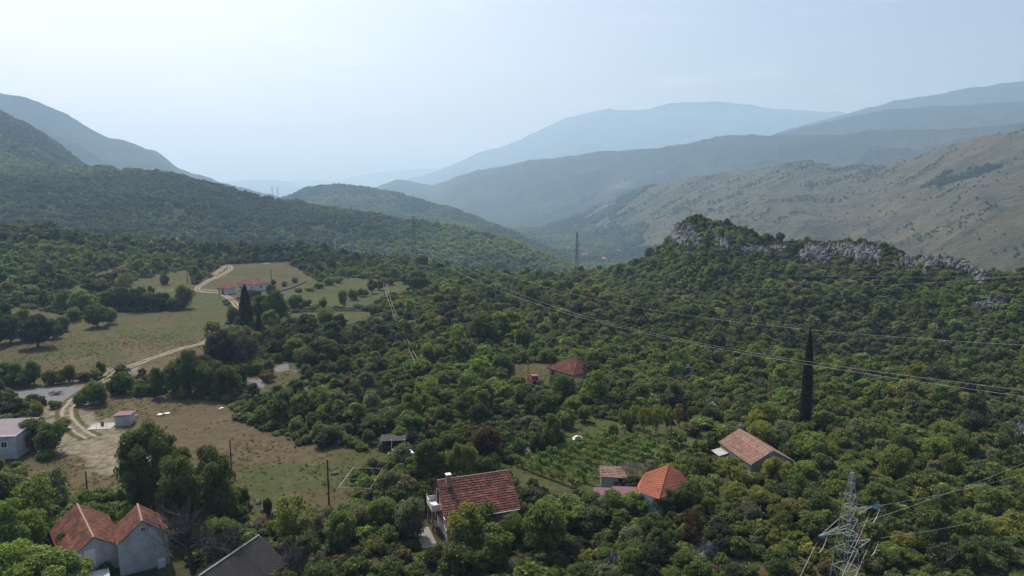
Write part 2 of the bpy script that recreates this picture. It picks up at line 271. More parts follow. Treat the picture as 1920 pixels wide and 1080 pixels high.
# ---------------------------------------------------------------- mesh + bookkeeping helpers
def mesh_np(name, v, f, m, attrs=None, smooth=False, parent=None, link=True):
    v = np.asarray(v, np.float32); f = np.asarray(f, np.int32); k = f.shape[1]
    me = bpy.data.meshes.new(name); me.vertices.add(len(v)); me.vertices.foreach_set('co', v.ravel())
    me.loops.add(f.size); me.loops.foreach_set('vertex_index', f.ravel())
    me.polygons.add(len(f)); me.polygons.foreach_set('loop_start', np.arange(0, f.size, k, dtype=np.int32))
    me.polygons.foreach_set('use_smooth', np.full(len(f), smooth))
    for an, av in (attrs or {}).items():
        a = me.attributes.new(an, 'FLOAT', 'POINT'); a.data.foreach_set('value', np.asarray(av, np.float32))
    me.update(); me.validate(); me.materials.append(m)
    o = bpy.data.objects.new(name, me)
    if link: col.objects.link(o)
    if parent: o.parent = parent
    return o
class MB:
    def __init__(s): s.v = []; s.f = []; s.a = []
    def add(s, vs, fs, a=0.5):
        b = len(s.v); s.v += [tuple(q) for q in vs]; s.f += [tuple(b + i for i in q) for q in fs]; s.a += [a] * len(vs) if not hasattr(a, '__len__') else list(a); return s
    def box(s, c, d, rz=0.0, tilt=None):
        cx, cy_, cz = c; x, y, z = [q / 2 for q in d]; M = Matrix.Rotation(rz, 3, 'Z')
        if tilt: M = M @ tilt
        vs = [Vector(c) + M @ Vector((sx * x, sy * y, sz * z)) for sz in (-1, 1) for sy in (-1, 1) for sx in (-1, 1)]
        return s.add(vs, [(0, 2, 3, 1), (4, 5, 7, 6), (0, 1, 5, 4), (2, 6, 7, 3), (0, 4, 6, 2), (1, 3, 7, 5)])
    def bar(s, p, q, r, r2=None, n=4, cap=True):
        p = Vector(p); q = Vector(q); d = (q - p); 
        if d.length < 1e-6: return s
        d.normalize(); u = d.cross(Vector((0, 0, 1))); u = Vector((1, 0, 0)) if u.length < 1e-3 else u.normalized(); w_ = d.cross(u); r2 = r if r2 is None else r2
        vs = [p + (u * math.cos(2 * math.pi * (k + .5) / n) + w_ * math.sin(2 * math.pi * (k + .5) / n)) * r for k in range(n)] + [q + (u * math.cos(2 * math.pi * (k + .5) / n) + w_ * math.sin(2 * math.pi * (k + .5) / n)) * r2 for k in range(n)]
        fs = [(k, (k + 1) % n, n + (k + 1) % n, n + k) for k in range(n)]
        if cap: fs += [tuple(range(n))[::-1], tuple(range(n, 2 * n))]
        return s.add(vs, fs)
    def tube(s, pts, r, n=4):
        if not hasattr(r, '__len__'): r = [r] * len(pts)
        for a in range(len(pts) - 1): s.bar(pts[a], pts[a + 1], r[a], r[a + 1], n, a in (0, len(pts) - 2))
        return s
    def prism(s, poly, z0, z1):
        n = len(poly); vs = [(p[0], p[1], z0) for p in poly] + [(p[0], p[1], z1) for p in poly]
        return s.add(vs, [(k, (k + 1) % n, n + (k + 1) % n, n + k) for k in range(n)] + [tuple(range(n))[::-1], tuple(range(n, 2 * n))])
    def lathe(s, c, prof, n=16):
        vs = []; fs = []
        for (r, z) in prof: vs += [(c[0] + r * math.cos(2 * math.pi * k / n), c[1] + r * math.sin(2 * math.pi * k / n), c[2] + z) for k in range(n)]
        for j in range(len(prof) - 1):
            for k in range(n): fs.append((j * n + k, j * n + (k + 1) % n, (j + 1) * n + (k + 1) % n, (j + 1) * n + k))
        fs += [tuple(range(n))[::-1], tuple(range((len(prof) - 1) * n, len(prof) * n))]; return s.add(vs, fs)
    def tiled(s, a, b, d, c, tw=.24, tl=.36, step=.07, wave=.045, seed=0):
        """tiled roof slope: a,b upper corners, d,c lower corners (d under a); real stepped courses with rolled tiles"""
        a, b, c, d = Vector(a), Vector(b), Vector(c), Vector(d); rr = random.Random(seed)
        un = ((b - a) if (b - a).length > (c - d).length else (c - d)).normalized(); L = max((d - a).length, (c - b).length); rows = max(2, int(round(L / tl)))
        nn = un.cross((d + c) / 2 - (a + b) / 2).normalized(); nn = nn if nn.z > 0 else -nn
        U0 = min(q.dot(un) for q in (a, b, c, d)); U1 = max(q.dot(un) for q in (a, b, c, d)); nt_ = max(2, int(round((U1 - U0) / tw)))
        rw_ = [rr.gauss(0, .10) for _ in range(rows)]
        for j in range(rows):
            for i in range(nt_):
                v0, v1 = j / rows, (j + 1) / rows; A0 = a.lerp(d, v0); B0 = b.lerp(c, v0); A1 = a.lerp(d, v1); B1 = b.lerp(c, v1)
                def cl(A, B, u):
                    t = ((u - A.dot(un)) / max((B - A).dot(un), 1e-6)); return A.lerp(B, min(max(t, 0), 1))
                u0 = U0 + (U1 - U0) * i / nt_; u1 = U0 + (U1 - U0) * (i + 1) / nt_; um = (u0 + u1) / 2
                t0, tm, t1 = cl(A0, B0, u0), cl(A0, B0, um), cl(A0, B0, u1); l0, lm, l1 = cl(A1, B1, u0), cl(A1, B1, um), cl(A1, B1, u1)
                if (t1 - t0).length < 1e-4 and (l1 - l0).length < 1e-4: continue
                h = step * (1 + rr.uniform(-.35, .35)); av = min(max(.5 + rw_[j] + rr.gauss(0, .13), 0), 1)
                vs = [t0, tm + nn * wave, t1, l0 + nn * h, lm + nn * (h + wave), l1 + nn * h, l0, lm, l1]
                s.add(vs, [(0, 1, 4, 3), (1, 2, 5, 4), (3, 4, 7, 6), (4, 5, 8, 7)], av)
        return s
    def build(s, name, m, parent=None, smooth=False):
        me = bpy.data.meshes.new(name); me.from_pydata(s.v, [], s.f); me.update(); me.materials.append(m)
        a = me.attributes.new('v', 'FLOAT', 'POINT'); a.data.foreach_set('value', np.array(s.a, np.float32))
        if smooth: me.polygons.foreach_set('use_smooth', [True] * len(me.polygons))
        o = bpy.data.objects.new(name, me); col.objects.link(o)
        if parent: o.parent = parent
        return o
def tag(o, label=None, cat=None, group=None, kind=None):
    for k, v in (('label', label), ('category', cat), ('group', group), ('kind', kind)):
        if v: o[k] = v
    return o
def thing(name, loc, label, cat, rz=0.0, group=None):
    o = bpy.data.objects.new(name, None); col.objects.link(o); o.location = loc; o.rotation_euler = (0, 0, rz); o.empty_display_size = .5
    return tag(o, label, cat, group)
# ---------------------------------------------------------------- where fields, woods, tracks and rock lie
def poly_sd(pts, X, Y):
    p = np.array(pts, float); d = np.full(X.shape, 1e9); ins = np.zeros(X.shape, bool); n = len(p)
    for i in range(n):
        a = p[i]; b = p[(i + 1) % n]; e = b - a; wx = X - a[0]; wy = Y - a[1]
        t = np.clip((wx * e[0] + wy * e[1]) / max(e @ e, 1e-9), 0, 1); d = np.minimum(d, (wx - e[0] * t) ** 2 + (wy - e[1] * t) ** 2)
        c1 = (a[1] > Y) != (b[1] > Y)
        with np.errstate(divide='ignore', invalid='ignore'): ins ^= c1 & (X < (b[0] - a[0]) * (Y - a[1]) / (b[1] - a[1]) + a[0])
    d = np.sqrt(d); return np.where(ins, d, -d)
def line_d(pts, X, Y):
    p = np.array(pts, float); d = np.full(X.shape, 1e9)
    for i in range(len(p) - 1):
        a = p[i]; e = p[i + 1] - a; wx = X - a[0]; wy = Y - a[1]; t = np.clip((wx * e[0] + wy * e[1]) / max(e @ e, 1e-9), 0, 1)
        d = np.minimum(d, np.hypot(wx - e[0] * t, (wy - e[1] * t)))
    return d
OPEN = [
 [(-80,645),(40,632),(100,628),(128,600),(190,596),(215,584),(340,582),(350,570),(372,545),(395,545),(430,575),(440,592),(425,612),(385,642),(400,655),(330,668),(300,690),(215,690),(190,705),(195,730),(215,735),(300,745),(420,752),(452,792),(560,832),(640,848),(700,842),(722,848),(705,880),(668,900),(655,950),(600,985),(500,1000),(470,985),(440,930),(330,905),(255,905),(215,935),(160,935),(60,930),(30,880),(-80,880),(-80,790),(30,800),(120,800),(120,730),(0,738),(-80,740)],
 [(425,498),(540,493),(560,505),(600,528),(660,520),(700,524),(765,530),(772,545),(705,568),(690,578),(560,580),(520,560),(500,560),(380,560),(372,545),(410,505)],
 [(515,608),(545,586),(610,582),(700,580),(748,590),(738,604),(640,610),(590,615),(530,616)],
 [(240,528),(300,515),(355,503),(362,540),(350,572),(300,572),(278,560),(225,556)],
 [(120,548),(170,515),(238,492),(245,500),(190,530),(140,555)],
 [(-80,575),(60,578),(128,592),(95,625),(50,620),(20,600),(-80,600)],
 [(120,562),(200,556),(225,560),(200,574),(130,582)],
 [(954,683),(1028,681),(1048,700),(1020,722),(958,724)],
 [(1045,792),(1100,778),(1160,790),(1240,800),(1300,788),(1350,792),(1362,806),(1335,835),(1290,850),(1205,880),(1130,925),(1010,925),(955,905),(945,885),(975,850),(1050,835)],
 [(552,735),(585,715),(622,712),(626,730),(580,746)],
 [(1225,554),(1290,553),(1345,580),(1320,582),(1270,565),(1230,562)],
 [(440,700),(465,690),(540,680),(575,690),(560,720),(520,735),(460,745),(455,720)],
 [(1290,868),(1345,862),(1350,872),(1300,880)], [(225,640),(400,655),(390,690),(250,712)],
]
SPARSE = [[(-80,480),(0,500),(60,500),(240,486),(360,500),(430,495),(560,495),(620,520),(790,525),(790,560),(700,590),(700,610),(400,610),(340,600),(0,640),(-80,640)]]
TRACKS = [([(400,515),(427,497),(431,506),(408,519),(385,530),(370,541),(378,547),(410,550),(432,562),(450,580)], 3.4),
          ([(450,580),(440,610),(387,641),(340,655),(280,676),(225,697),(215,705),(180,723),(150,745),(128,765),(125,785),(140,800),(158,815),(170,822)], 3.4),
          ([(378,543),(405,545),(440,549)], 3.0), ([(170,822),(190,828),(215,845),(232,868)], 10.0), ([(170,822),(130,826),(105,832)], 5.0),
          ([(225,697),(160,725),(130,745)], 9.0), ([(128,765),(130,790),(160,812),(195,800)], 9.0)]
DIRTP = [[(120,745),(200,735),(160,760),(140,780),(190,790),(235,780),(215,800),(170,818),(135,810),(115,780)], [(105,840),(150,825),(185,835),(180,850),(130,855),(90,850)],
         [(225,545),(372,541),(300,547)], [(540,555),(560,545),(565,552)], [(555,702),(540,690),(562,690)]]
ROCKP = [[(20,735),(60,724),(130,722),(180,726),(160,742),(110,750),(60,755),(25,750)], [(60,788),(100,782),(105,792),(80,800),(55,796)], [(464,712),(500,712),(500,735),(480,730)], [(510,690),(540,680),(545,695),(520,700)], [(240,700),(265,695),(262,702),(240,705)], [(300,700),(340,695),(330,706)],
         [(1190,845),(1240,842),(1235,848)]]
REDP = [[(205,745),(420,752),(470,790),(640,850),(600,870),(470,870),(330,850),(250,870),(215,880),(240,800)], [(40,880),(215,880),(215,930),(60,930)], [(225,640),(400,655),(390,690),(250,712)], [(190,830),(240,850),(240,880),(210,870)]]
GREENP = [[(460,880),(560,870),(640,880),(710,855),(700,890),(640,910),(560,920),(470,915)], [(1045,792),(1100,778),(1300,788),(1362,806),(1205,880),(1010,925),(955,905)], [(330,555),(420,560),(440,575),(350,578)], [(120,548),(238,492),(245,500),(140,555)],
          [(515,608),(545,586),(700,580),(748,590),(640,610)], [(500,900),(560,985),(480,1000),(440,960)], [(552,735),(622,712),(626,730)], [(540,530),(770,530),(700,570),(560,575)]]
gx = np.arange(-80, 2004, 2.0); gy = np.arange(470, 1104, 2.0); GX, GY = np.meshgrid(gx, gy)
def rast(polys): 
    d = np.full(GX.shape, -1e9)
    for q in polys: d = np.maximum(d, poly_sd(q, GX, GY))
    return d
R_open = rast(OPEN); R_dirt = rast(DIRTP); R_rock = rast(ROCKP); R_red = rast(REDP); R_green = rast(GREENP); R_sparse = rast(SPARSE)
def samp(R, px, py):
    fx = np.clip((px - gx[0]) / 2, 0, len(gx) - 1.001); fy = np.clip((py - gy[0]) / 2, 0, len(gy) - 1.001); ix = fx.astype(int); iy = fy.astype(int); fx = fx - ix; fy = fy - iy
    return (R[iy, ix] * (1 - fx) + R[iy, ix + 1] * fx) * (1 - fy) + (R[iy + 1, ix] * (1 - fx) + R[iy + 1, ix + 1] * fx) * fy
TRW = []                                # track centre lines in metres, resampled smooth
for pts, wd in TRACKS:
    q = [P(x, y, 0.0) if y > 560 else G(x, y) for x, y in pts]; out = []
    for i in range(len(q) - 1):
        p0, p1, p2, p3 = q[max(i - 1, 0)], q[i], q[i + 1], q[min(i + 2, len(q) - 1)]
        for k in range(8):
            t = k / 8; out.append(.5 * ((2 * p1) + (p2 - p0) * t + (2 * p0 - 5 * p1 + 4 * p2 - p3) * t * t + (3 * p1 - p0 - 3 * p2 + p3) * t ** 3))
    out.append(q[-1]); TRW.append((np.array([(a.x, a.y) for a in out]), wd))
# ---------------------------------------------------------------- terrain sheets
def sheet(name, rs, azs, m, near):
    A, R_ = np.meshgrid(azs, rs); X = R_ * np.sin(A); Y = R_ * np.cos(A); Z, W = H(X, Y, True)
    at = {}
    if near:
        px, py = proj(X, Y, Z); wob = 6 * fbm(X / 7, Y / 7, 3, 33) * np.clip(90 / R_, .25, 1)
        o = samp(R_open, px, py) + wob; inn = (px > -75) & (px < 2000) & (R_ < 470)
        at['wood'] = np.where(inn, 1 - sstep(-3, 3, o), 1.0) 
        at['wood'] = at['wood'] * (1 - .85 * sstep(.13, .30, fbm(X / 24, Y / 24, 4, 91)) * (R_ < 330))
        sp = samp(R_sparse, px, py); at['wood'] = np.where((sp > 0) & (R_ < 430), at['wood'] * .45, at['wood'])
        dirt = sstep(-3, 4, samp(R_dirt, px, py) + wob) * .62; rdv = X * 0; rut = X * 0
        for pts, wd in TRW:
            lo = pts.min(0) - 12; hi = pts.max(0) + 12; mk = (X > lo[0]) & (X < hi[0]) & (Y > lo[1]) & (Y < hi[1])
            if not mk.any(): continue
            d = line_d(pts, X[mk], Y[mk]) + .35 * fbm(X[mk] / 3, Y[mk] / 3, 2, 44)
            k = (.22 if wd < 5 else .6) * (1 - sstep(wd * .3, wd * .8, np.abs(d))); dirt[mk] = np.maximum(dirt[mk], k)
        at['dirt'] = np.where(inn, dirt, 0); at['rock'] = np.where(inn, sstep(-3, 3, samp(R_rock, px, py) - 2 + 2.2 * wob + 3 * fbm(X / 2.5, Y / 2.5, 3, 36)), 0)
        at['red'] = np.where(inn, sstep(-12, 10, samp(R_red, px, py) + 2 * wob), 0); at['green'] = np.where(inn, 1.6 * sstep(-14, 10, samp(R_green, px, py) + 2 * wob) - .40 * at['red'] + .55, .7)
        rk = sstep(.55, .8, fbm(X / 14, Y / 14, 4, 71) * .5 + .5) * at['wood']; at['rock'] = np.maximum(at['rock'], .7 * rk)
        Z = Z - .06 * at['dirt']
    else:
        nm = np.array([q.name for q in RID] + ['valley'])[W]; at['bare'] = np.zeros(X.shape); px, py = proj(X, Y, Z)
        pa = nm == 'pasture'; low = sstep(-105, -70, Z + 25 * fbm(X / 180, Y / 180, 4, 15))
        s_ = fbm(X / 260, Y / 260, 5, 16); at['bare'] = np.where(pa, low * sstep(-.6, -.3, s_ + .25), 0)
        at['bare'] = np.where(pa & (px < 1250), at['bare'] * sstep(1090, 1260, px + 140 * fbm(X / 150, Y / 150, 4, 8)), at['bare'])
        at['bare'] = np.where(~pa & (nm == 'wood'), .20 * sstep(0, .5, fbm(X / 400, Y / 400, 5, 18)), at['bare'])
        at['bare'] = np.where((nm == 'valley') & (R_ > 1300), .4 * sstep(.05, .3, fbm(X / 120, Y / 120, 4, 19)), at['bare'])
        sc_ = poly_sd([(1150,347),(1163,337),(1185,340),(1192,346),(1175,351),(1150,356),(1122,370),(1118,368)], px, py)
        at['scar'] = np.where(nm == 'wood', sstep(-4, 5, sc_ + 5 * fbm(X / 60, Y / 60, 4, 28)), 0)
        at['scar'] = np.maximum(at['scar'], np.where(nm == 'range', 0.16 * sstep(.25, .55, fbm(X / 220, Y / 120, 5, 29)), 0))
    n, k = X.shape; i = np.arange(n * k).reshape(n, k)
    f = np.stack([i[:-1, :-1], i[:-1, 1:], i[1:, 1:], i[1:, :-1]], -1).reshape(-1, 4)
    o = mesh_np(name, np.stack([X, Y, Z], -1).reshape(-1, 3), f, m, {a: b.ravel() for a, b in at.items()}, True); tag(o, kind='structure'); return o
azn = np.linspace(math.radians(-45), math.radians(45), 1000)
rr_ = [22.0]
while rr_[-1] < 600: rr_.append(rr_[-1] + min(max(rr_[-1] ** 2 / 26000, .22), 2.6))
sheet('ground', np.array(rr_), azn, GROUND, True)
r2 = np.geomspace(rr_[-1], 3400, 420); sheet('hills', r2, azn[::2] if False else azn, HILLM, False)
r3 = np.geomspace(r2[-1], 16800, 300); sheet('mountains', r3, azn, HILLM, False)

# the farm tracks as ribbons lying on the ground, two worn ruts with a grassy middle
for (pts, wd) in TRW:
    if wd > 4.9: continue
    seg = np.hypot(*np.diff(pts, axis=0).T); cum = np.concatenate([[0], np.cumsum(seg)]); n = max(int(cum[-1] / .6), 4); s_ = np.linspace(0, cum[-1], n)
    X = np.interp(s_, cum, pts[:, 0]); Y = np.interp(s_, cum, pts[:, 1]); tx = np.gradient(X); ty = np.gradient(Y); l = np.hypot(tx, ty); tx /= l; ty /= l; K = 17 if wd < 5 else 31
    off = np.linspace(-.6, .6, K) * wd; wb = .25 * fbm(s_ / 4, s_ * 0, 3, 12)
    VX_ = X[:, None] + ty[:, None] * (off + wb[:, None]); VY_ = Y[:, None] - tx[:, None] * (off + wb[:, None]); VZ_ = H(VX_, VY_) + .05; a = np.abs(off)[None, :] + .12 * fbm(VX_ / 1.2, VY_ / 1.2, 3, 13) * (1 if wd < 5 else 4)
    if wd < 5: dd = np.maximum(np.exp(-((a - .78) / .40) ** 2) * 1.0, .38 * (1 - sstep(.9, 1.7, a)))
    else: dd = .85 * (1 - sstep(wd * .25, wd * .5, a + .6 * fbm(VX_ / 3, VY_ / 3, 3, 14)))
    VZ_ = VZ_ - .07 * sstep(.42, .6, np.abs(off) / wd)[None, :] - .03 * dd
    i = np.arange(VX_.size).reshape(VX_.shape); f = np.stack([i[:-1, :-1], i[:-1, 1:], i[1:, 1:], i[1:, :-1]], -1).reshape(-1, 4)
    tag(mesh_np('dirt_track', np.stack([VX_, VY_, VZ_], -1).reshape(-1, 3), f, GROUND, {'dirt': dd.ravel() * 1.15, 'green': np.full(VX_.size, .5)}, True), kind='structure')
# ---------------------------------------------------------------- trees
TONES = {'dark green': (0.054, 0.065, 0.032), 'deep green': (0.087, 0.113, 0.040), 'mid green': (0.127, 0.164, 0.048), 'bright green': (0.164, 0.221, 0.053), 'olive green': (0.169, 0.188, 0.049),
         'yellowish green': (0.201, 0.197, 0.047), 'grey-green': (0.152, 0.155, 0.098), 'rust brown': (.078, .044, .026), 'dull brown': (0.139, 0.094, 0.058), 'bluish black-green': (.022, .034, .018)}
def leaves(pos, nrm, size, v, r_):
    n = len(pos); t = r_.normal(size=(n, 3)); t -= (t * nrm).sum(1, keepdims=True) * nrm; t /= np.linalg.norm(t, axis=1, keepdims=True); b = np.cross(nrm, t)
    s = size[:, None]; e = r_.uniform(.55, 1.0, (n, 1))
    q = np.stack([pos + t * s, pos + b * s * e + nrm * s * .25, pos - t * s, pos - b * s * e + nrm * s * .25], 1)
    return q.reshape(-1, 3), np.arange(n * 4).reshape(n, 4), np.repeat(v, 4)
def crown_mesh(seed, nc, nl, ls, q=.85, spread=.62, cr=(.26, .44), up=.25, low=.12, name='crown', col_=None):
    r_ = np.random.default_rng(seed)
    c = r_.normal(size=(nc, 3)); c /= np.linalg.norm(c, axis=1, keepdims=True); c *= (r_.uniform(.35, 1, (nc, 1)) ** .5) * spread; c[:, 2] *= q
    rad = r_.uniform(cr[0], cr[1], nc); c[:, 2] += q + low
    k = r_.choice(nc, nl, p=rad ** 2 / (rad ** 2).sum()); d = r_.normal(size=(nl, 3)); d /= np.linalg.norm(d, axis=1, keepdims=True); d[:, 2] = np.where(r_.random(nl) < .45, np.abs(d[:, 2]), d[:, 2])
    rr = rad[k] * np.where(r_.random(nl) < .8, r_.uniform(.72, 1.22, nl), r_.uniform(.2, .8, nl))
    pos = c[k] + d * rr[:, None] * np.array([1, 1, .85]); nrm = d + r_.normal(size=(nl, 3)) * .85 + np.array([0, 0, up]); nrm /= np.linalg.norm(nrm, axis=1, keepdims=True)
    keep = pos[:, 2] > .05; pos, nrm, k = pos[keep], nrm[keep], k[keep]; n = len(pos)
    v = np.clip(.5 + .30 * (r_.random(nc)[k] - .5) + .75 * (r_.random(n) - .5), 0, 1)
    V, Fc, a = leaves(pos, nrm, ls * r_.uniform(.55, 1.25, n), v, r_); return V, Fc, a
def proto(name, args, link=False):
    V, Fc, a = crown_mesh(**args); return mesh_np(name, V, Fc, args.pop('m', LEAF) if False else LEAF, {'v': a}, link=False)
def trunk_mesh(seed, q=.85, low=.12, r0=.06, m=None, limbs=6, bare=False):
    rr = random.Random(seed); b = MB(); top = q + low + .1; pts = [(0, 0, -.12)]
    for k in range(1, 5): pts.append((rr.uniform(-.05, .05) * k, rr.uniform(-.05, .05) * k, top * k / 4))
    b.tube(pts, [r0 * 1.35, r0, r0 * .75, r0 * .55, r0 * .3], 6)
    for i in range(limbs):
        k = rr.randint(1, 3); s = Vector(pts[k]); a = rr.uniform(0, 6.28); e = s + Vector((math.cos(a) * rr.uniform(.4, .65), math.sin(a) * rr.uniform(.4, .65), rr.uniform(.25, .6)))
        mid = s.lerp(e, .5) + Vector((0, 0, -.05)); b.tube([s, mid, e], [r0 * .5, r0 * .35, r0 * .12], 4)
        if bare:
            for _ in range(14):
                f = rr.uniform(.3, 1); s2 = s.lerp(e, f); e2 = s2 + Vector((rr.uniform(-.35, .35), rr.uniform(-.35, .35), rr.uniform(-.05, .45)))
                b.tube([s2, s2.lerp(e2, .5) + Vector((rr.uniform(-.04, .04), rr.uniform(-.04, .04), 0)), e2], [r0 * .22, r0 * .14, r0 * .05], 3)
                for _ in range(3):
                    e3 = e2 + Vector((rr.uniform(-.16, .16), rr.uniform(-.16, .16), rr.uniform(0, .2))); b.bar(s2.lerp(e2, .7), e3, r0 * .09, r0 * .04, 3, False)
    o = b.build('trunk', m or BARK); col.objects.unlink(o); return o
NEAR = [proto('crown', dict(seed=100 + i, nc=[34, 44, 26, 50, 38, 30][i], nl=5200, ls=.066, q=[.8, .95, .7, .85, 1.15, .75][i], spread=[.80, .76, .86, .8, .72, .84][i], cr=(.13, .36), low=[.0, .05, .0, .1, .1, .0][i])) for i in range(6)]
HERO = [proto('crown', dict(seed=140 + i, nc=75, nl=20000, ls=.038, q=.85, spread=.86, cr=(.09, .27))) for i in range(3)]
MID = [proto('crown', dict(seed=200 + i, nc=[24, 30, 18, 34, 22][i], nl=1300, ls=.125, q=[.8, .95, .7, .85, 1.15][i], spread=[.78, .74, .84, .8, .72][i], cr=(.15, .38))) for i in range(5)]
FAR = [proto('crown', dict(seed=300 + i, nc=11, nl=130, ls=.38, q=.8, spread=.75, cr=(.2, .5))) for i in range(4)]
THIN = [proto('crown', dict(seed=400 + i, nc=30, nl=1300, ls=.075, q=1.0, spread=.72, cr=(.14, .3))) for i in range(3)]
SHRUB = [proto('crown', dict(seed=500 + i, nc=14, nl=1100, ls=.13, q=.62, spread=.66, low=0.0, cr=(.26, .46))) for i in range(4)]
TRUNK = [trunk_mesh(600 + i) for i in range(4)]; BARE = [trunk_mesh(650 + i, q=.95, r0=.05, m=DEADW, limbs=11, bare=True) for i in range(2)]
def cyp(seed):                            # column cypress, unit height 1, radius given in x and y
    r_ = np.random.default_rng(seed); n = 9000; z = r_.uniform(.02, 1, n); a = r_.uniform(0, 6.28, n)
    prof = np.interp(z, [0, .05, .2, .5, .75, .9, 1.0], [.55, .85, 1.0, .92, .66, .36, .03]) * (1 + .10 * np.sin(a * 3 + z * 20) + .09 * vnoise(a * 3, z * 30, seed))
    rr = prof * r_.uniform(.72, 1.04, n); pos = np.stack([np.cos(a) * rr, np.sin(a) * rr, z], 1); nrm = np.stack([np.cos(a), np.sin(a), r_.uniform(0, .4, n)], 1) + r_.normal(size=(n, 3)) * .3; nrm /= np.linalg.norm(nrm, axis=1, keepdims=True)
    V, Fc, at = leaves(pos, nrm, np.full(n, .10) * r_.uniform(.6, 1.2, n), np.clip(.35 + .5 * (r_.random(n) - .5), 0, 1), r_)
    c0 = np.repeat(pos, 4, 0); V = c0 + (V - c0) * np.array([1, 1, .16]); return V, Fc, at
CYP = [mesh_np('crown', *cyp(s)[:2], LEAF, {'v': cyp(s)[2]}, link=False) for s in (1, 2)]
def tree_at(p, rad, hk, tone, protos, name='broadleaf_tree', cat='tree', trunk=True, label='', group=None, rz=None, seed=None):
    i = random.randrange(100) if seed is None else seed
    t = thing(name, (p[0], p[1], p[2] - .05), label, cat, random.uniform(0, 6.28) if rz is None else rz, group); t.scale = (rad, rad, rad * hk)
    src = protos[i % len(protos)]; c_ = src.copy(); col.objects.link(c_); c_.parent = t; tint = TONES[tone]; j = random.uniform(.88, 1.14)
    c_['tint'] = [tint[0] * j * random.uniform(.94, 1.06), tint[1] * j, tint[2] * j]
    if trunk: k_ = TRUNK[i % len(TRUNK)].copy(); col.objects.link(k_); k_.parent = t
    t['tone_word'] = tone; return t
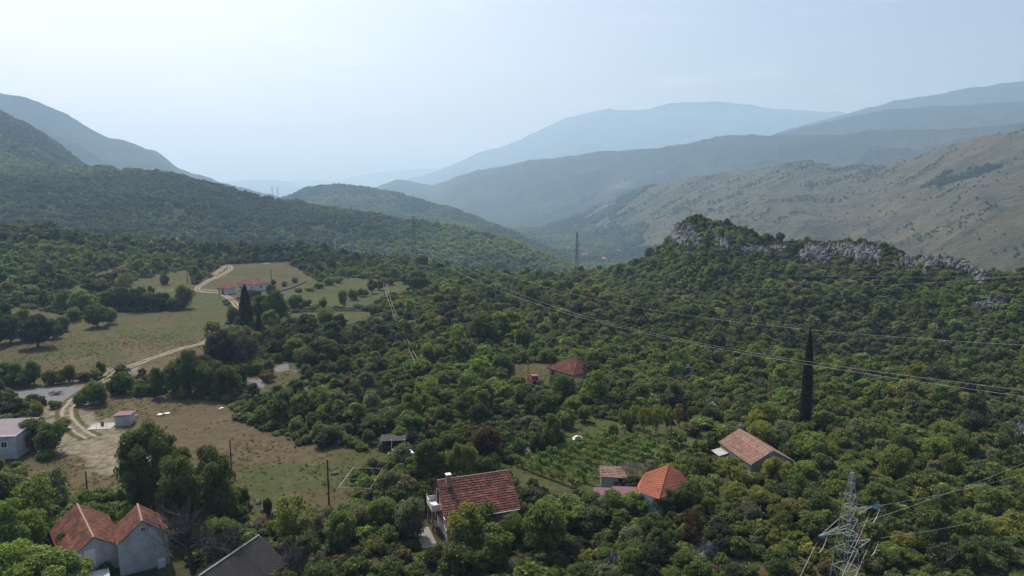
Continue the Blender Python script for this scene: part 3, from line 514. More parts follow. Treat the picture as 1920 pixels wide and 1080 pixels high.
# single trees and bushes of the open land: base column, base row, width px, height px, tone, kind
LIST = [
 (72,652,62,58,'dark green','n'),(182,612,46,42,'deep green','n'),(207,606,26,30,'olive green','n'),(20,642,46,48,'deep green','n'),(46,637,40,44,'mid green','n'),(100,634,34,40,'deep green','n'),(118,620,24,30,'grey-green','n'),(-12,650,50,56,'dark green','n'),(8,612,30,34,'dark green','n'),
 (12,722,60,42,'mid green','n'),(40,724,46,38,'deep green','n'),(64,721,34,34,'mid green','n'),(95,722,26,26,'deep green','s'),(113,720,24,24,'olive green','s'),(131,718,24,32,'deep green','n'),(158,716,34,20,'dull brown','s'),(178,713,24,20,'olive green','s'),(189,708,18,26,'dark green','s'),
 (208,584,40,38,'deep green','n'),(232,583,40,42,'dark green','n'),(257,583,38,40,'dark green','n'),(282,582,34,32,'deep green','n'),(302,581,40,34,'dark green','n'),(328,581,36,38,'deep green','n'),(345,578,34,46,'mid green','n'),
 (154,592,44,44,'bright green','n'),(122,588,32,42,'mid green','n'),(170,585,30,32,'olive green','n'),(140,602,30,26,'mid green','n'),(236,565,34,46,'olive green','t'),(190,548,28,26,'grey-green','t'),(308,533,20,18,'dark green','s'),(283,552,14,16,'dark green','s'),(215,530,30,22,'dark green','s'),(230,520,34,18,'dull brown','s'),
 (20,782,44,40,'dark green','n'),(62,842,56,48,'deep green','n'),(95,850,52,52,'deep green','n'),(38,835,46,38,'mid green','n'),(118,806,28,20,'grey-green','s'),(72,786,24,26,'yellowish green','s'),(100,768,16,16,'mid green','s'),(110,765,12,12,'olive green','s'),(8,800,30,20,'grey-green','s'),(85,862,30,18,'mid green','s'),
 (152,762,28,24,'mid green','s'),(176,760,44,42,'mid green','n'),(190,756,24,28,'olive green','s'),(226,700,22,15,'dull brown','s'),(228,740,44,40,'deep green','n'),(214,742,18,24,'dark green','s'),(265,742,30,32,'mid green','n'),(296,745,34,44,'deep green','n'),
 (330,742,44,58,'deep green','n'),(358,740,62,84,'deep green','h'),(395,744,60,76,'deep green','n'),(424,748,54,60,'deep green','n'),(340,715,54,50,'mid green','n'),(378,715,50,56,'dark green','n'),(410,720,34,34,'mid green','n'),
 (418,692,68,76,'dark green','h'),(456,690,66,84,'grey-green','h'),(448,668,40,46,'dark green','n'),(602,692,84,62,'dark green','h'),(570,684,44,44,'olive green','n'),(552,672,44,40,'mid green','n'),(505,705,26,34,'grey-green','n'),(480,700,40,28,'olive green','n'),(455,703,34,24,'mid green','s'),(500,716,30,22,'dull brown','s'),
 (476,566,34,26,'dark green','n'),(492,604,42,44,'dark green','n'),(516,606,50,66,'deep green','n'),(508,556,22,26,'deep green','n'),(513,535,12,12,'deep green','s'),(553,580,34,32,'deep green','n'),(575,578,24,22,'deep green','n'),(606,577,18,22,'mid green','s'),(644,576,24,34,'mid green','n'),(610,616,42,42,'mid green','n'),(440,612,34,40,'deep green','n'),(500,612,26,24,'mid green','n'),(470,640,40,36,'dark green','n'),(476,552,14,8,'dark green','s'),
 (662,562,24,22,'mid green','s'),(680,556,26,24,'mid green','n'),(698,550,24,24,'deep green','n'),(712,544,20,20,'deep green','n'),(720,537,14,18,'dull brown','s'),(732,534,18,16,'mid green','s'),(580,545,22,10,'olive green','s'),(598,540,22,12,'olive green','s'),(618,534,26,16,'bright green','s'),(634,530,22,14,'bright green','s'),(560,548,16,9,'dull brown','s'),(533,537,14,10,'dull brown','s'),(553,530,14,11,'dull brown','s'),(782,545,48,42,'deep green','n'),(760,532,26,22,'deep green','n'),
 (690,582,24,14,'deep green','s'),(672,578,20,10,'deep green','s'),(630,580,22,8,'dark green','s'),(590,580,22,8,'dark green','s'),(705,590,30,26,'deep green','n'),
 (560,738,24,20,'deep green','n'),(630,735,30,26,'mid green','n'),(600,716,34,18,'mid green','s'),
 (1148,822,26,26,'deep green','s'),(1180,808,18,28,'dark green','s'),(1207,810,32,48,'olive green','t'),(1230,812,34,50,'olive green','t'),(1190,800,30,44,'olive green','t'),(1250,806,30,44,'olive green','t'),(1273,800,26,40,'dull brown','t'),(1168,800,26,38,'olive green','t'),(1300,815,40,26,'dull brown','s'),(1265,835,44,28,'deep green','s'),(1330,795,42,34,'dark green','n'),(1095,790,32,34,'mid green','n'),(1060,800,44,50,'bright green','n'),(1075,774,40,40,'bright green','n'),(1120,760,60,60,'bright green','n'),(1322,800,60,14,'bright green','s'),(1345,806,44,12,'bright green','s'),
 (1035,845,44,60,'mid green','n'),(1010,845,40,50,'deep green','n'),(975,848,30,30,'mid green','s'),
 (288,962,120,150,'deep green','h'),(372,985,130,140,'deep green','h'),(330,1000,70,80,'dark green','n'),(420,975,70,80,'mid green','n'),(455,950,30,40,'deep green','n'),(250,910,50,50,'deep green','n'),
 (15,972,84,84,'grey-green','n'),(100,965,60,76,'grey-green','t'),(62,1010,90,90,'mid green','t'),(190,962,52,44,'mid green','n'),(160,968,36,40,'bright green','s'),(20,1070,110,110,'bright green','n'),(80,1150,150,100,'bright green','n'),(20,1160,120,110,'bright green','n'),(128,1050,40,44,'dark green','n'),(-20,1010,80,90,'deep green','n'),
 (503,968,18,34,'dark green','s'),(553,1030,90,90,'olive green','t'),(640,1030,70,56,'mid green','n'),(745,955,90,95,'grey-green','n'),(705,945,60,50,'grey-green','n'),(770,1010,70,80,'grey-green','n'),(690,925,44,34,'bright green','s'),(738,876,40,26,'mid green','s'),(758,884,50,50,'grey-green','n'),(655,1000,40,34,'dark green','s'),(720,990,70,60,'mid green','n'),(800,955,40,50,'deep green','n'),
 (868,912,62,90,'olive green','h'),(840,905,50,70,'mid green','n'),(905,905,44,60,'deep green','n'),(805,905,66,70,'deep green','n'),(912,858,74,66,'rust brown','n'),(990,985,36,52,'grey-green','n'),(905,1000,66,62,'mid green','n'),(870,1045,90,80,'yellowish green','n'),(925,1055,90,76,'mid green','n'),(960,1020,60,60,'mid green','n'),(1050,985,110,60,'bright green','h'),(1020,1040,90,90,'mid green','n'),
 (1300,1028,56,66,'rust brown','t'),(1245,960,60,50,'deep green','n'),(1290,955,70,60,'deep green','n'),(1195,962,50,42,'mid green','n'),(1222,950,44,30,'mid green','n'),(1246,948,40,30,'deep green','n'),(1208,944,34,24,'bright green','s'),(1262,945,44,34,'mid green','n'),(1290,930,40,30,'deep green','n'),(1178,948,36,26,'bright green','s'),(1150,960,50,40,'mid green','n'),(1105,955,50,34,'mid green','n'),(1315,905,44,44,'deep green','n'),(1430,865,50,30,'deep green','n'),(1365,880,40,24,'bright green','s'),
 (1080,712,50,34,'deep green','n'),(1110,716,50,40,'dark green','n'),(945,715,50,60,'deep green','n'),(1045,712,30,22,'mid green','s'),
 (1520,800,34,26,'dark green','n'),(1470,820,50,30,'grey-green','n'),(1545,815,50,34,'deep green','n'),
]
taken = []                                 # (x, y, radius) of what already stands
trees = []
for (px, py, wd, hh, tone, kd) in LIST:
    p = G(px, py) if py < 560 else P(px, py, 0.0); p.z = Hs(p.x, p.y); sl = p.length if False else math.hypot(math.hypot(p.x, p.y), CAM_H - p.z)
    rad = max(.5 * wd / F * sl * .87, .45); cosv = math.hypot(p.x, p.y) / sl; hgt = max(hh / F * sl / cosv - rad * .1, rad * .8)
    pr = {'n': NEAR, 'h': HERO, 's': SHRUB, 't': THIN}[kd]; un = {'s': 1.35}.get(kd, 1.95)
    if rad > 3.6 and kd == 'n': pr = HERO
    t = tree_at(p, rad, hgt / (un * rad), tone, pr, *(('shrub', 'shrub', False) if kd == 's' else ()))
    trees.append((t, px, py, rad)); taken.append((p.x, p.y, rad * .8))
for px, py, wd, hh, tone in [(362,1075,110,120,'dull brown'), (430,1070,80,90,'dull brown'), (560,1085,60,60,'dull brown')]:
    p = P(px, py, 0.0); sl = math.hypot(p.length, CAM_H); rad = .5 * wd / F * sl
    t = thing('bare_tree', (p.x, p.y, 0), '', 'tree', random.uniform(0, 6)); t.scale = (rad * 1.5, rad * 1.5, rad * 1.25); b_ = BARE[px % 2].copy(); col.objects.link(b_); b_.parent = t; b_.name = 'branches'
    taken.append((p.x, p.y, rad * .6)); trees.append((t, px, py, rad)); t['tone_word'] = 'bare'
CYPS = [(1508,808,17,168,'tall narrow dark cypress standing alone above the scrub at right'), (463,628,22,88,'broad dark cypress beside the white tracks below the pink-roofed house'), (487,648,11,60,'slim dark cypress just right of the broad cypress, below the pink-roofed house'),
        (489,588,9,38,'small pointed cypress right of the broad dark cypress tip')]
for i, (px, py, wd, hh, lb) in enumerate(CYPS):
    p = P(px, py, 0.0); p.z = Hs(p.x, p.y); sl = math.hypot(math.hypot(p.x, p.y), CAM_H - p.z); r0 = .5 * wd / F * sl
    t = thing('cypress', p, lb, 'cypress', .5 * i); t.scale = (r0, r0, hh / F * sl / (math.hypot(p.x, p.y) / sl)); c_ = CYP[i % 2].copy(); col.objects.link(c_); c_.parent = t; c_['tint'] = list(TONES['bluish black-green'])
    k_ = MB().bar((0, 0, -.02), (0, 0, .7), .12, .05, 6).build('trunk', BARK, t); taken.append((p.x, p.y, r0 + .8))
# places kept free: buildings, view to small things
KEEP = [(-41.5,73.5,4.6),(-46.5,71.5,4.2),(-26,70,4),(-6.5,88,7.5),(-43.5,79,4.2),(-52,80.5,5.5),(-30.5,72,4),(21.5,93.5,4.5),(14,160,6.5),(38,109,5.5),(13.5,96,3.2),(17,91.5,3),(-112,123,9),(-72,128,5),(-18,111,4.5),(7.2,149,5),(37,62,2.5)]
_p = P(1185, 900, 0.0); KEEP.append((_p.x, _p.y, 2.0))
# woodland: dart throwing over the plateau
cell = {}; 
def free(x, y, r):
    ci, cj = int(x // 6), int(y // 6)
    for a in range(ci - 2, ci + 3):
        for b in range(cj - 2, cj + 3):
            for (u, v, q) in cell.get((a, b), ()):
                if (u - x) ** 2 + (v - y) ** 2 < (r + q) ** 2: return False
    cell.setdefault((ci, cj), []).append((x, y, r)); return True
for u, v, q in taken: cell.setdefault((int(u // 6), int(v // 6)), []).append((u, v, q * .75))
N = 150000; rr = np.sqrt(rng.uniform(58 ** 2, 500 ** 2, N)); aa = rng.uniform(math.radians(-43), math.radians(43), N); x = rr * np.sin(aa); y = rr * np.cos(aa)
z = H(x, y); px, py = proj(x, y, z); op = samp(R_open, px, py); sp = samp(R_sparse, px, py); inn = (px > -75) & (px < 2000) & (py < 1100)
sz = 1.0 + 1.75 * rng.random(N) ** 1.9 + 1.0 * sstep(.0, .5, fbm(x / 38, y / 38, 3, 61)) + .3 * sstep(200, 420, rr); sz *= np.where(px > 1150, .70, .84) * np.where(rng.random(N) < .05, 1.55, 1.0) * np.where(rng.random(N) < .3, .66, 1.0); sz *= np.where(inn & (op > -24) & (rr < 200), .68, 1)
ok = ~(inn & (op > -2.5 - 60 / np.maximum(rr, 60))) ; ok &= ~((fbm(x / 24, y / 24, 4, 91) > .22) & (rr < 330) & (rng.random(N) < .88)); ok &= ~(inn & (sp > 0) & (rng.random(N) < .82) & (rr < 440))
for (kx, ky, kr) in KEEP: ok &= (np.hypot(x - kx, y - ky) > kr + .6 * sz)
for pts, wd in TRW: ok &= line_d(pts, x, y) > wd * .5 + sz * .7
for q in ROCKP: ok &= ~(inn & (poly_sd(q, px, py) > -4))
for q, wq in [([(1265,425),(1275,450),(1300,470)], 15), ([(1333,436),(1362,468)], 8), ([(1392,476),(1470,474)], 9), ([(1505,490),(1545,484),(1600,486),(1650,496)], 24), ([(1660,500),(1730,504),(1780,500),(1820,510),(1846,534)], 19), ([(1825,582),(1882,586)], 12)]:
    ok &= ~((rr > 240) & (line_d(q, px, py) < wq) & (rng.random(N) < .88)); sz = np.where((rr > 240) & (line_d(q, px, py) < wq), sz * .55, sz)
acc = []
tn1 = fbm(x / 55, y / 55, 3, 81); tn2 = rng.random(N); yel = sstep(0, .45, fbm(x / 30, y / 30, 3, 85) + np.where(px > 1200, .22, .02))
for i in np.nonzero(ok)[0]:
    if free(x[i], y[i], sz[i] * .56): acc.append(i)
acc = np.array(acc); print('woodland trees', len(acc))
tw = list(TONES)
def tone_of(i):
    a, b, c_ = tn1[i], tn2[i], yel[i]
    if b < .004: return 'dull brown'
    if b < .0041: return 'dull brown'
    if b < .07: return 'grey-green'
    if b < .07 + .42 * c_: return 'yellowish green' if b < .07 + .10 * c_ else 'olive green'
    b2 = (tn2[i] * 7.3) % 1.0 + .9 * a
    return 'dark green' if b2 < .12 else 'deep green' if b2 < .50 else 'mid green' if b2 < .88 else 'bright green'
# the nearest woodland trees that show are trees of their own, the rest are one wood
vis = acc[(px[acc] > 2) & (px[acc] < 1918) & (py[acc] < 1135) & (rr[acc] < 200)]
n_list = sum(1 for t in trees if t[0].name.startswith('broadleaf_tree')); quota = 297 - n_list
order = vis[np.argsort(-sz[vis] / rr[vis])][:quota]; near_set = set(order.tolist())
for i in order:
    tone = tone_of(i); s_ = sz[i] * 1.06
    t = tree_at((x[i], y[i], z[i]), s_, random.uniform(.7, 1.25), tone, NEAR if random.random() < .82 else THIN); trees.append((t, float(px[i]), float(py[i]), s_))
rest = np.array([i for i in acc if i not in near_set])
def scatter(name, protos, pts, scl, rot, pick, tint, kind='stuff'):
    """one object whose points each carry a whole tree of one of the prototypes (geometry nodes instances)"""
    me = bpy.data.meshes.new(name); me.vertices.add(len(pts)); me.vertices.foreach_set('co', np.asarray(pts, np.float32).ravel())
    for an, ty, av in (('scl', 'FLOAT_VECTOR', scl), ('rot', 'FLOAT', rot), ('pick', 'INT', pick), ('tint', 'FLOAT_COLOR', tint)):
        a = me.attributes.new(an, ty, 'POINT'); a.data.foreach_set({'FLOAT_VECTOR': 'vector', 'FLOAT_COLOR': 'color'}.get(ty, 'value'), np.asarray(av, np.int32 if ty == 'INT' else np.float32).ravel())
    o = bpy.data.objects.new(name, me); col.objects.link(o); o['kind'] = kind
    ng = bpy.data.node_groups.new(name, 'GeometryNodeTree'); ng.interface.new_socket('Geometry', in_out='INPUT', socket_type='NodeSocketGeometry'); ng.interface.new_socket('Geometry', in_out='OUTPUT', socket_type='NodeSocketGeometry')
    N_, L_ = ng.nodes, ng.links; gi = N_.new('NodeGroupInput'); go = N_.new('NodeGroupOutput'); iop = N_.new('GeometryNodeInstanceOnPoints'); gj = N_.new('GeometryNodeJoinGeometry')
    for q in protos:
        oi = N_.new('GeometryNodeObjectInfo'); oi.inputs['Object'].default_value = q; oi.inputs['As Instance'].default_value = True; L_.new(oi.outputs['Geometry'], gj.inputs[0])
    def na(nm, ty):
        a = N_.new('GeometryNodeInputNamedAttribute'); a.data_type = ty; a.inputs['Name'].default_value = nm; return a.outputs['Attribute']
    cb = N_.new('ShaderNodeCombineXYZ'); L_.new(na('rot', 'FLOAT'), cb.inputs['Z'])
    L_.new(gi.outputs[0], iop.inputs['Points']); L_.new(gj.outputs[0], iop.inputs['Instance']); iop.inputs['Pick Instance'].default_value = True
    L_.new(na('pick', 'INT'), iop.inputs['Instance Index']); L_.new(cb.outputs[0], iop.inputs['Rotation']); L_.new(na('scl', 'FLOAT_VECTOR'), iop.inputs['Scale'])
    L_.new(iop.outputs[0], go.inputs[0]); md = o.modifiers.new('trees', 'NODES'); md.node_group = ng; return o
def tints(idx, j=.16):
    t = np.array([(*TONES[tone_of(i)], 1.0) for i in idx]); t[:, :3] *= rng.uniform(1 - j, 1 + j, (len(idx), 1)); return t
s_ = sz[rest] * 1.12; sq = rng.uniform(.82, 1.22, len(s_))
scatter('wood', MID, np.stack([x[rest], y[rest], z[rest] - .15], 1), np.stack([s_ * sq, s_ / sq, s_ * rng.uniform(.6, 1.3, len(s_))], 1), rng.uniform(0, 6.28, len(s_)), rng.integers(0, len(MID), len(s_)), tints(rest, .24))
# low undergrowth between the trees and weeds in the fields
N2 = 46000; r2_ = np.sqrt(rng.uniform(62 ** 2, 400 ** 2, N2)); a2 = rng.uniform(math.radians(-41), math.radians(41), N2); x2 = r2_ * np.sin(a2); y2 = r2_ * np.cos(a2); z2 = H(x2, y2)
px2, py2 = proj(x2, y2, z2); o2 = samp(R_open, px2, py2); k2 = ((o2 < 1) | (px2 < -75) | (px2 > 2000)) & ~((samp(R_rock, px2, py2) > -4))
k2 |= (o2 > 1) & (rng.random(N2) < .22)
vy_ = poly_sd([(955,880),(1080,822),(1280,815),(1300,850),(1205,880),(1130,925),(1010,925)], px2, py2) > 0; k2 &= ~vy_
for (kx, ky, kr) in KEEP: k2 &= (np.hypot(x2 - kx, y2 - ky) > kr)
for pts, wd in TRW: k2 &= line_d(pts, x2, y2) > wd * .5 + .8
k2 = np.nonzero(k2)[0]; s2 = rng.uniform(.4, 1.25, len(k2)) ** 1.3; s2 = np.where(o2[k2] > 1, s2 * .19, s2)
pal = np.array([TONES['mid green'], TONES['deep green'], TONES['olive green'], TONES['dull brown'], TONES['yellowish green'], TONES['grey-green']]); pk = rng.choice(6, len(k2), p=[.3, .3, .17, .08, .05, .10]); pk = np.where(o2[k2] > 1, rng.choice([2, 3], len(k2)), pk)
scatter('undergrowth', [SHRUB[0], SHRUB[1], MID[2]], np.stack([x2[k2], y2[k2], z2[k2] - .1], 1), np.stack([s2, s2, s2 * rng.uniform(.6, 1.1, len(k2))], 1), rng.uniform(0, 6.28, len(k2)), rng.integers(0, 3, len(k2)), np.concatenate([pal[pk] * rng.uniform(.8, 1.2, (len(k2), 1)), np.ones((len(k2), 1))], 1))
NG = 60000; rg = np.sqrt(rng.uniform(70 ** 2, 250 ** 2, NG)); ag = rng.uniform(math.radians(-40), math.radians(25), NG); xg = rg * np.sin(ag); yg = rg * np.cos(ag); zg = H(xg, yg); pxg, pyg = proj(xg, yg, zg)
kg = (samp(R_open, pxg, pyg) > 0) & (samp(R_rock, pxg, pyg) < -3) & (samp(R_dirt, pxg, pyg) < -3) & (rng.random(NG) < .35 + .9 * fbm(xg / 9, yg / 9, 3, 78))
for pts, wd in TRW: kg &= line_d(pts, xg, yg) > wd * .5
kg = np.nonzero(kg)[0]; gr_ = samp(R_green, pxg[kg], pyg[kg]) > 0; sg = rng.uniform(.08, .24, len(kg)); tg = np.where(gr_[:, None], np.array([.085, .105, .03]), np.array([.15, .125, .065])) * rng.uniform(.6, 1.25, (len(kg), 1)); print('tufts', len(kg))
def tuft(seed):
    r_ = np.random.default_rng(seed); n = 60; a = r_.uniform(0, 6.28, n); rr1 = r_.uniform(0, .8, n); b0 = np.stack([np.cos(a) * rr1, np.sin(a) * rr1, np.zeros(n)], 1); ln = r_.uniform(.5, 1.3, n); tip = b0 + np.stack([r_.normal(0, .4, n), r_.normal(0, .4, n), ln], 1); sd_ = np.stack([np.sin(a), -np.cos(a), np.zeros(n)], 1) * .07
    V = np.stack([b0 - sd_, b0 + sd_, tip], 1).reshape(-1, 3); return mesh_np('tuft', V, np.arange(n * 3).reshape(n, 3), LEAF, {'v': np.repeat(r_.random(n), 3)}, link=False)
scatter('grass', [tuft(1), tuft(2)], np.stack([xg[kg], yg[kg], zg[kg] - .02], 1), np.stack([sg * 1.6, sg * 1.6, sg], 1), rng.uniform(0, 6.28, len(kg)), rng.integers(0, 2, len(kg)), np.concatenate([tg, np.ones((len(kg), 1))], 1))
# wooded hillsides beyond the plateau, culled where the land hides them
va = np.linspace(math.radians(-45), math.radians(45), 500); vr = np.geomspace(60, 4200, 500); VA, VR = np.meshgrid(va, vr); VX = VR * np.sin(VA); VY = VR * np.cos(VA)
EL = np.maximum.accumulate((H(VX, VY) - CAM_H) / VR, 0)
N3 = 190000; r3_ = np.sqrt(rng.uniform(430 ** 2, 2700 ** 2, N3)); a3 = rng.uniform(math.radians(-42), math.radians(42), N3); x3 = r3_ * np.sin(a3); y3 = r3_ * np.cos(a3); z3, w3 = H(x3, y3, True)
ia = np.clip(((a3 - va[0]) / (va[1] - va[0])).astype(int), 0, 499); ir = np.clip(np.searchsorted(vr, r3_ * .985) - 1, 0, 499)
seen = (z3 + 12 - CAM_H) / r3_ > EL[ir, ia] - .002
nm = np.array([q.name for q in RID] + ['valley'])[w3]; px3, py3 = proj(x3, y3, z3)
bare3 = (nm == 'pasture') & (sstep(-105, -70, z3 + 25 * fbm(x3 / 180, y3 / 180, 4, 15)) * sstep(-.6, -.3, fbm(x3 / 260, y3 / 260, 5, 16) + .25) > .4) & ((px3 > 1250) | (sstep(1090, 1260, px3 + 140 * fbm(x3 / 150, y3 / 150, 4, 8)) > .4))
cl3 = fbm(x3 / 90, y3 / 40, 4, 88)
p3 = np.where(bare3, np.where(cl3 > .22, .55, .028), 1.0) * np.where(bare3, 1, 1 - .75 * sstep(.18, .36, fbm(x3 / 70, y3 / 55, 4, 99))) * np.where((nm == 'valley') & (r3_ > 1200), .6, 1.0) * np.where(r3_ > 2000, .75, 1)
k3 = np.nonzero(seen & (rng.random(N3) < p3) & (r3_ > 0))[0]; print('hill trees', len(k3))
s3 = rng.uniform(2.2, 4.6, len(k3)) * (1 + sstep(1100, 2600, r3_[k3]) * .5); s3 = np.where(bare3[k3], s3 * .5, s3)
ton = .8 * fbm(x3[k3] / 130, y3[k3] / 130, 3, 90) + .9 * fbm(x3[k3] / 420, y3[k3] / 420, 3, 97) + rng.normal(0, .16, len(k3)); T3 = np.where(ton[:, None] < -.2, np.array(TONES['dark green']), np.where(ton[:, None] < .15, np.array(TONES['deep green']), np.where(ton[:, None] < .5, np.array(TONES['mid green']), np.array(TONES['olive green']))))
scatter('hillside_wood', FAR, np.stack([x3[k3], y3[k3], z3[k3] - .4], 1), np.stack([s3, s3, s3 * rng.uniform(.7, 1.15, len(k3))], 1), rng.uniform(0, 6.28, len(k3)), rng.integers(0, 4, len(k3)), np.concatenate([T3 * 1.15, np.ones((len(k3), 1))], 1))
# ---------------------------------------------------------------- buildings
T_OLD = tiles('old_red_tiles', (.125, .045, .035), (.235, .088, .062), (.36, .185, .14), (.075, .042, .036), .5)
T_RED = tiles('red_tiles', (.145, .054, .036), (.235, .090, .058), (.33, .16, .115), (.105, .048, .036), .75)
T_ORG = tiles('orange_tiles', (.29, .095, .055), (.35, .120, .070), (.40, .15, .09), (.28, .09, .055), .1)
T_PALE = tiles('weathered_tiles', (.20, .10, .075), (.30, .18, .14), (.40, .28, .23), (.15, .095, .08), .4)
T_PINK = tiles('pinkish_tiles', (.29, .115, .10), (.34, .145, .125), (.38, .17, .145), (.26, .10, .09), .1)
PINK = mat('pink_plaster', (.38, .165, .155), .9, noise=(.8, .25, (.30, .135, .125)), bump=.1)
GREYP = mat('worn_concrete', (.27, .25, .23), .95, noise=(1.2, .25, (.16, .15, .13)), bump=.2)
WHITE = mat('white_plaster', (.74, .73, .71), .9, noise=(.9, .2, (.47, .46, .43)), bump=.15)
GREYW = mat('grey_render', (.56, .57, .58), .9, noise=(.9, .2, (.34, .345, .345)), bump=.15)
CONC = mat('concrete', (.42, .41, .39), .9, noise=(.9, .25, (.28, .27, .25)), bump=.2)
PAINT = mat('white_paint', (.72, .71, .68), .5); GLASS = mat('window_glass', (.02, .025, .03), .12, spec=.6)
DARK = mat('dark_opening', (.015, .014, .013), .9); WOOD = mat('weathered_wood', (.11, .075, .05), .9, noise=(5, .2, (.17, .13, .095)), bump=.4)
POLEW = mat('tarred_pole', (.055, .035, .024), .9, noise=(4, .2, (.10, .062, .04)))
PURP = mat('mauve_sheet_metal', (.145, .068, .088), .75, noise=(.5, .25, (.19, .09, .11)), bump=.05); STONE = mat('stone_wall', (.20, .19, .18), .95, noise=(3.0, .15, (.38, .37, .35)), bump=.8, bscale=5)
STEEL = mat('galvanised_steel', (.36, .385, .40), .55, metal=.2); DSTEEL = mat('far_steel', (.10, .105, .11), .6, metal=.2); CAPM = mat('mortar_ridge', (.38, .27, .22), .9, noise=(3, .2, (.24, .13, .10)))
SLATE = mat('grey_corrugated', (.034, .031, .031), .9, noise=(1.2, .25, (.058, .053, .052))); CERAM = mat('brown_insulator', (.035, .014, .010), .25); TEAL = mat('teal_glass', (.10, .24, .27), .25)
REDP_ = mat('red_car_paint', (.28, .025, .03), .35); WHITP = mat('white_car_paint', (.7, .7, .7), .3); BLACK = mat('black_rubber', (.02, .02, .02), .8); RUST = mat('rusty_metal', (.10, .055, .045), .8, noise=(4, .2, (.22, .16, .14)))
def window(par, c, n, w_, h_, m=PAINT, name='window', t=.09):
    """frame standing 3 cm proud of the wall with a dark pane in it; n is the outward axis 'x' or 'y' with a sign"""
    s = 1 if n[0] == '+' else -1; b = MB(); p = MB(); c = Vector(c)
    def bx(mb, du, dz, su, sz, th):
        if n[1] == 'x': mb.box((c.x + s * th / 2, c.y + du, c.z + dz), (th, su, sz))
        else: mb.box((c.x + du, c.y + s * th / 2, c.z + dz), (su, th, sz))
    bx(b, -w_ / 2, 0, t, h_ + t, .07); bx(b, w_ / 2, 0, t, h_ + t, .07); bx(b, 0, h_ / 2, w_ - t, t, .07); bx(b, 0, -h_ / 2 - .02, w_ - t, t, .10); bx(b, 0, 0, t * .6, h_ - t, .05)
    f = b.build(name, m, par); bx(p, 0, 0, w_ - t, h_ - t, .03); p.build('pane', GLASS, f); return f
def door(par, c, n, w_, h_, m=WOOD):
    s = 1 if n[0] == '+' else -1; b = MB(); hnd = MB(); c = Vector(c)
    if n[1] == 'x': b.box((c.x + s * .03, c.y, c.z), (.06, w_, h_)); hnd.box((c.x + s * .09, c.y + w_ * .38, c.z), (.05, .05, .14))
    else: b.box((c.x, c.y + s * .03, c.z), (w_, .06, h_)); hnd.box((c.x + w_ * .38, c.y + s * .09, c.z), (.05, .05, .14))
    d = b.build('door', m, par); hnd.build('handle', STEEL, d); return d
def gable(name, c, rz, w_, d_, eave, ridge, wm, rm, label, cat='house', over=.35, z0=-.6, yoff=0.0, eave2=None, cap=True, seed=1, tw=.24, tl=.36, gm=None):
    """gabled building, ridge along local x; eave2 = height of the back eave; parts wall, roof (> ridge_cap)"""
    t = thing(name, c, label, cat, rz); e2 = eave if eave2 is None else eave2; hw, hd = w_ / 2, d_ / 2; b = MB()
    pr = [(-hd, z0), (hd, z0), (hd, e2), (yoff, ridge), (-hd, eave)]
    b.add([(-hw, y, z) for y, z in pr] + [(hw, y, z) for y, z in pr], [(0, 4, 3, 2, 1), (5, 6, 7, 8, 9), (0, 5, 9, 4), (1, 2, 7, 6), (0, 1, 6, 5)]); b.build('wall', wm, t)
    sf = (ridge - eave) / (hd + yoff); sb = (ridge - e2) / (hd - yoff); th = .10; r = MB(); X = hw + over; oz = .07
    A = (-X, yoff, ridge + oz); B = (X, yoff, ridge + oz); Fd = (-X, -hd - over, eave - over * sf + oz); Fc = (X, -hd - over, eave - over * sf + oz); Bd = (-X, hd + over, e2 - over * sb + oz); Bc = (X, hd + over, e2 - over * sb + oz)
    r.tiled(A, B, Fd, Fc, tw, tl, seed=seed); r.tiled(B, A, Bc, Bd, tw, tl, seed=seed + 7); dn = lambda q: (q[0], q[1], q[2] - .06)
    r.add([A, B, Fc, Fd, dn(A), dn(B), dn(Fc), dn(Fd)], [(4, 7, 6, 5), (0, 3, 7, 4), (1, 5, 6, 2), (3, 2, 6, 7)], .3); r.add([A, B, Bc, Bd, dn(A), dn(B), dn(Bc), dn(Bd)], [(4, 5, 6, 7), (0, 4, 7, 3), (1, 2, 6, 5), (3, 7, 6, 2)], .3)
    ro = r.build('roof', rm, t)
    if cap:
        k = MB(); n = int(2 * X / .4)
        for i in range(n): xx = -X + (i + .5) * 2 * X / n; k.bar((xx - X / n, yoff, ridge + .07), (xx + X / n * .98, yoff, ridge + .09), .11, .13, 6)
        k.build('ridge_cap', CAPM, ro)
    return t, ro
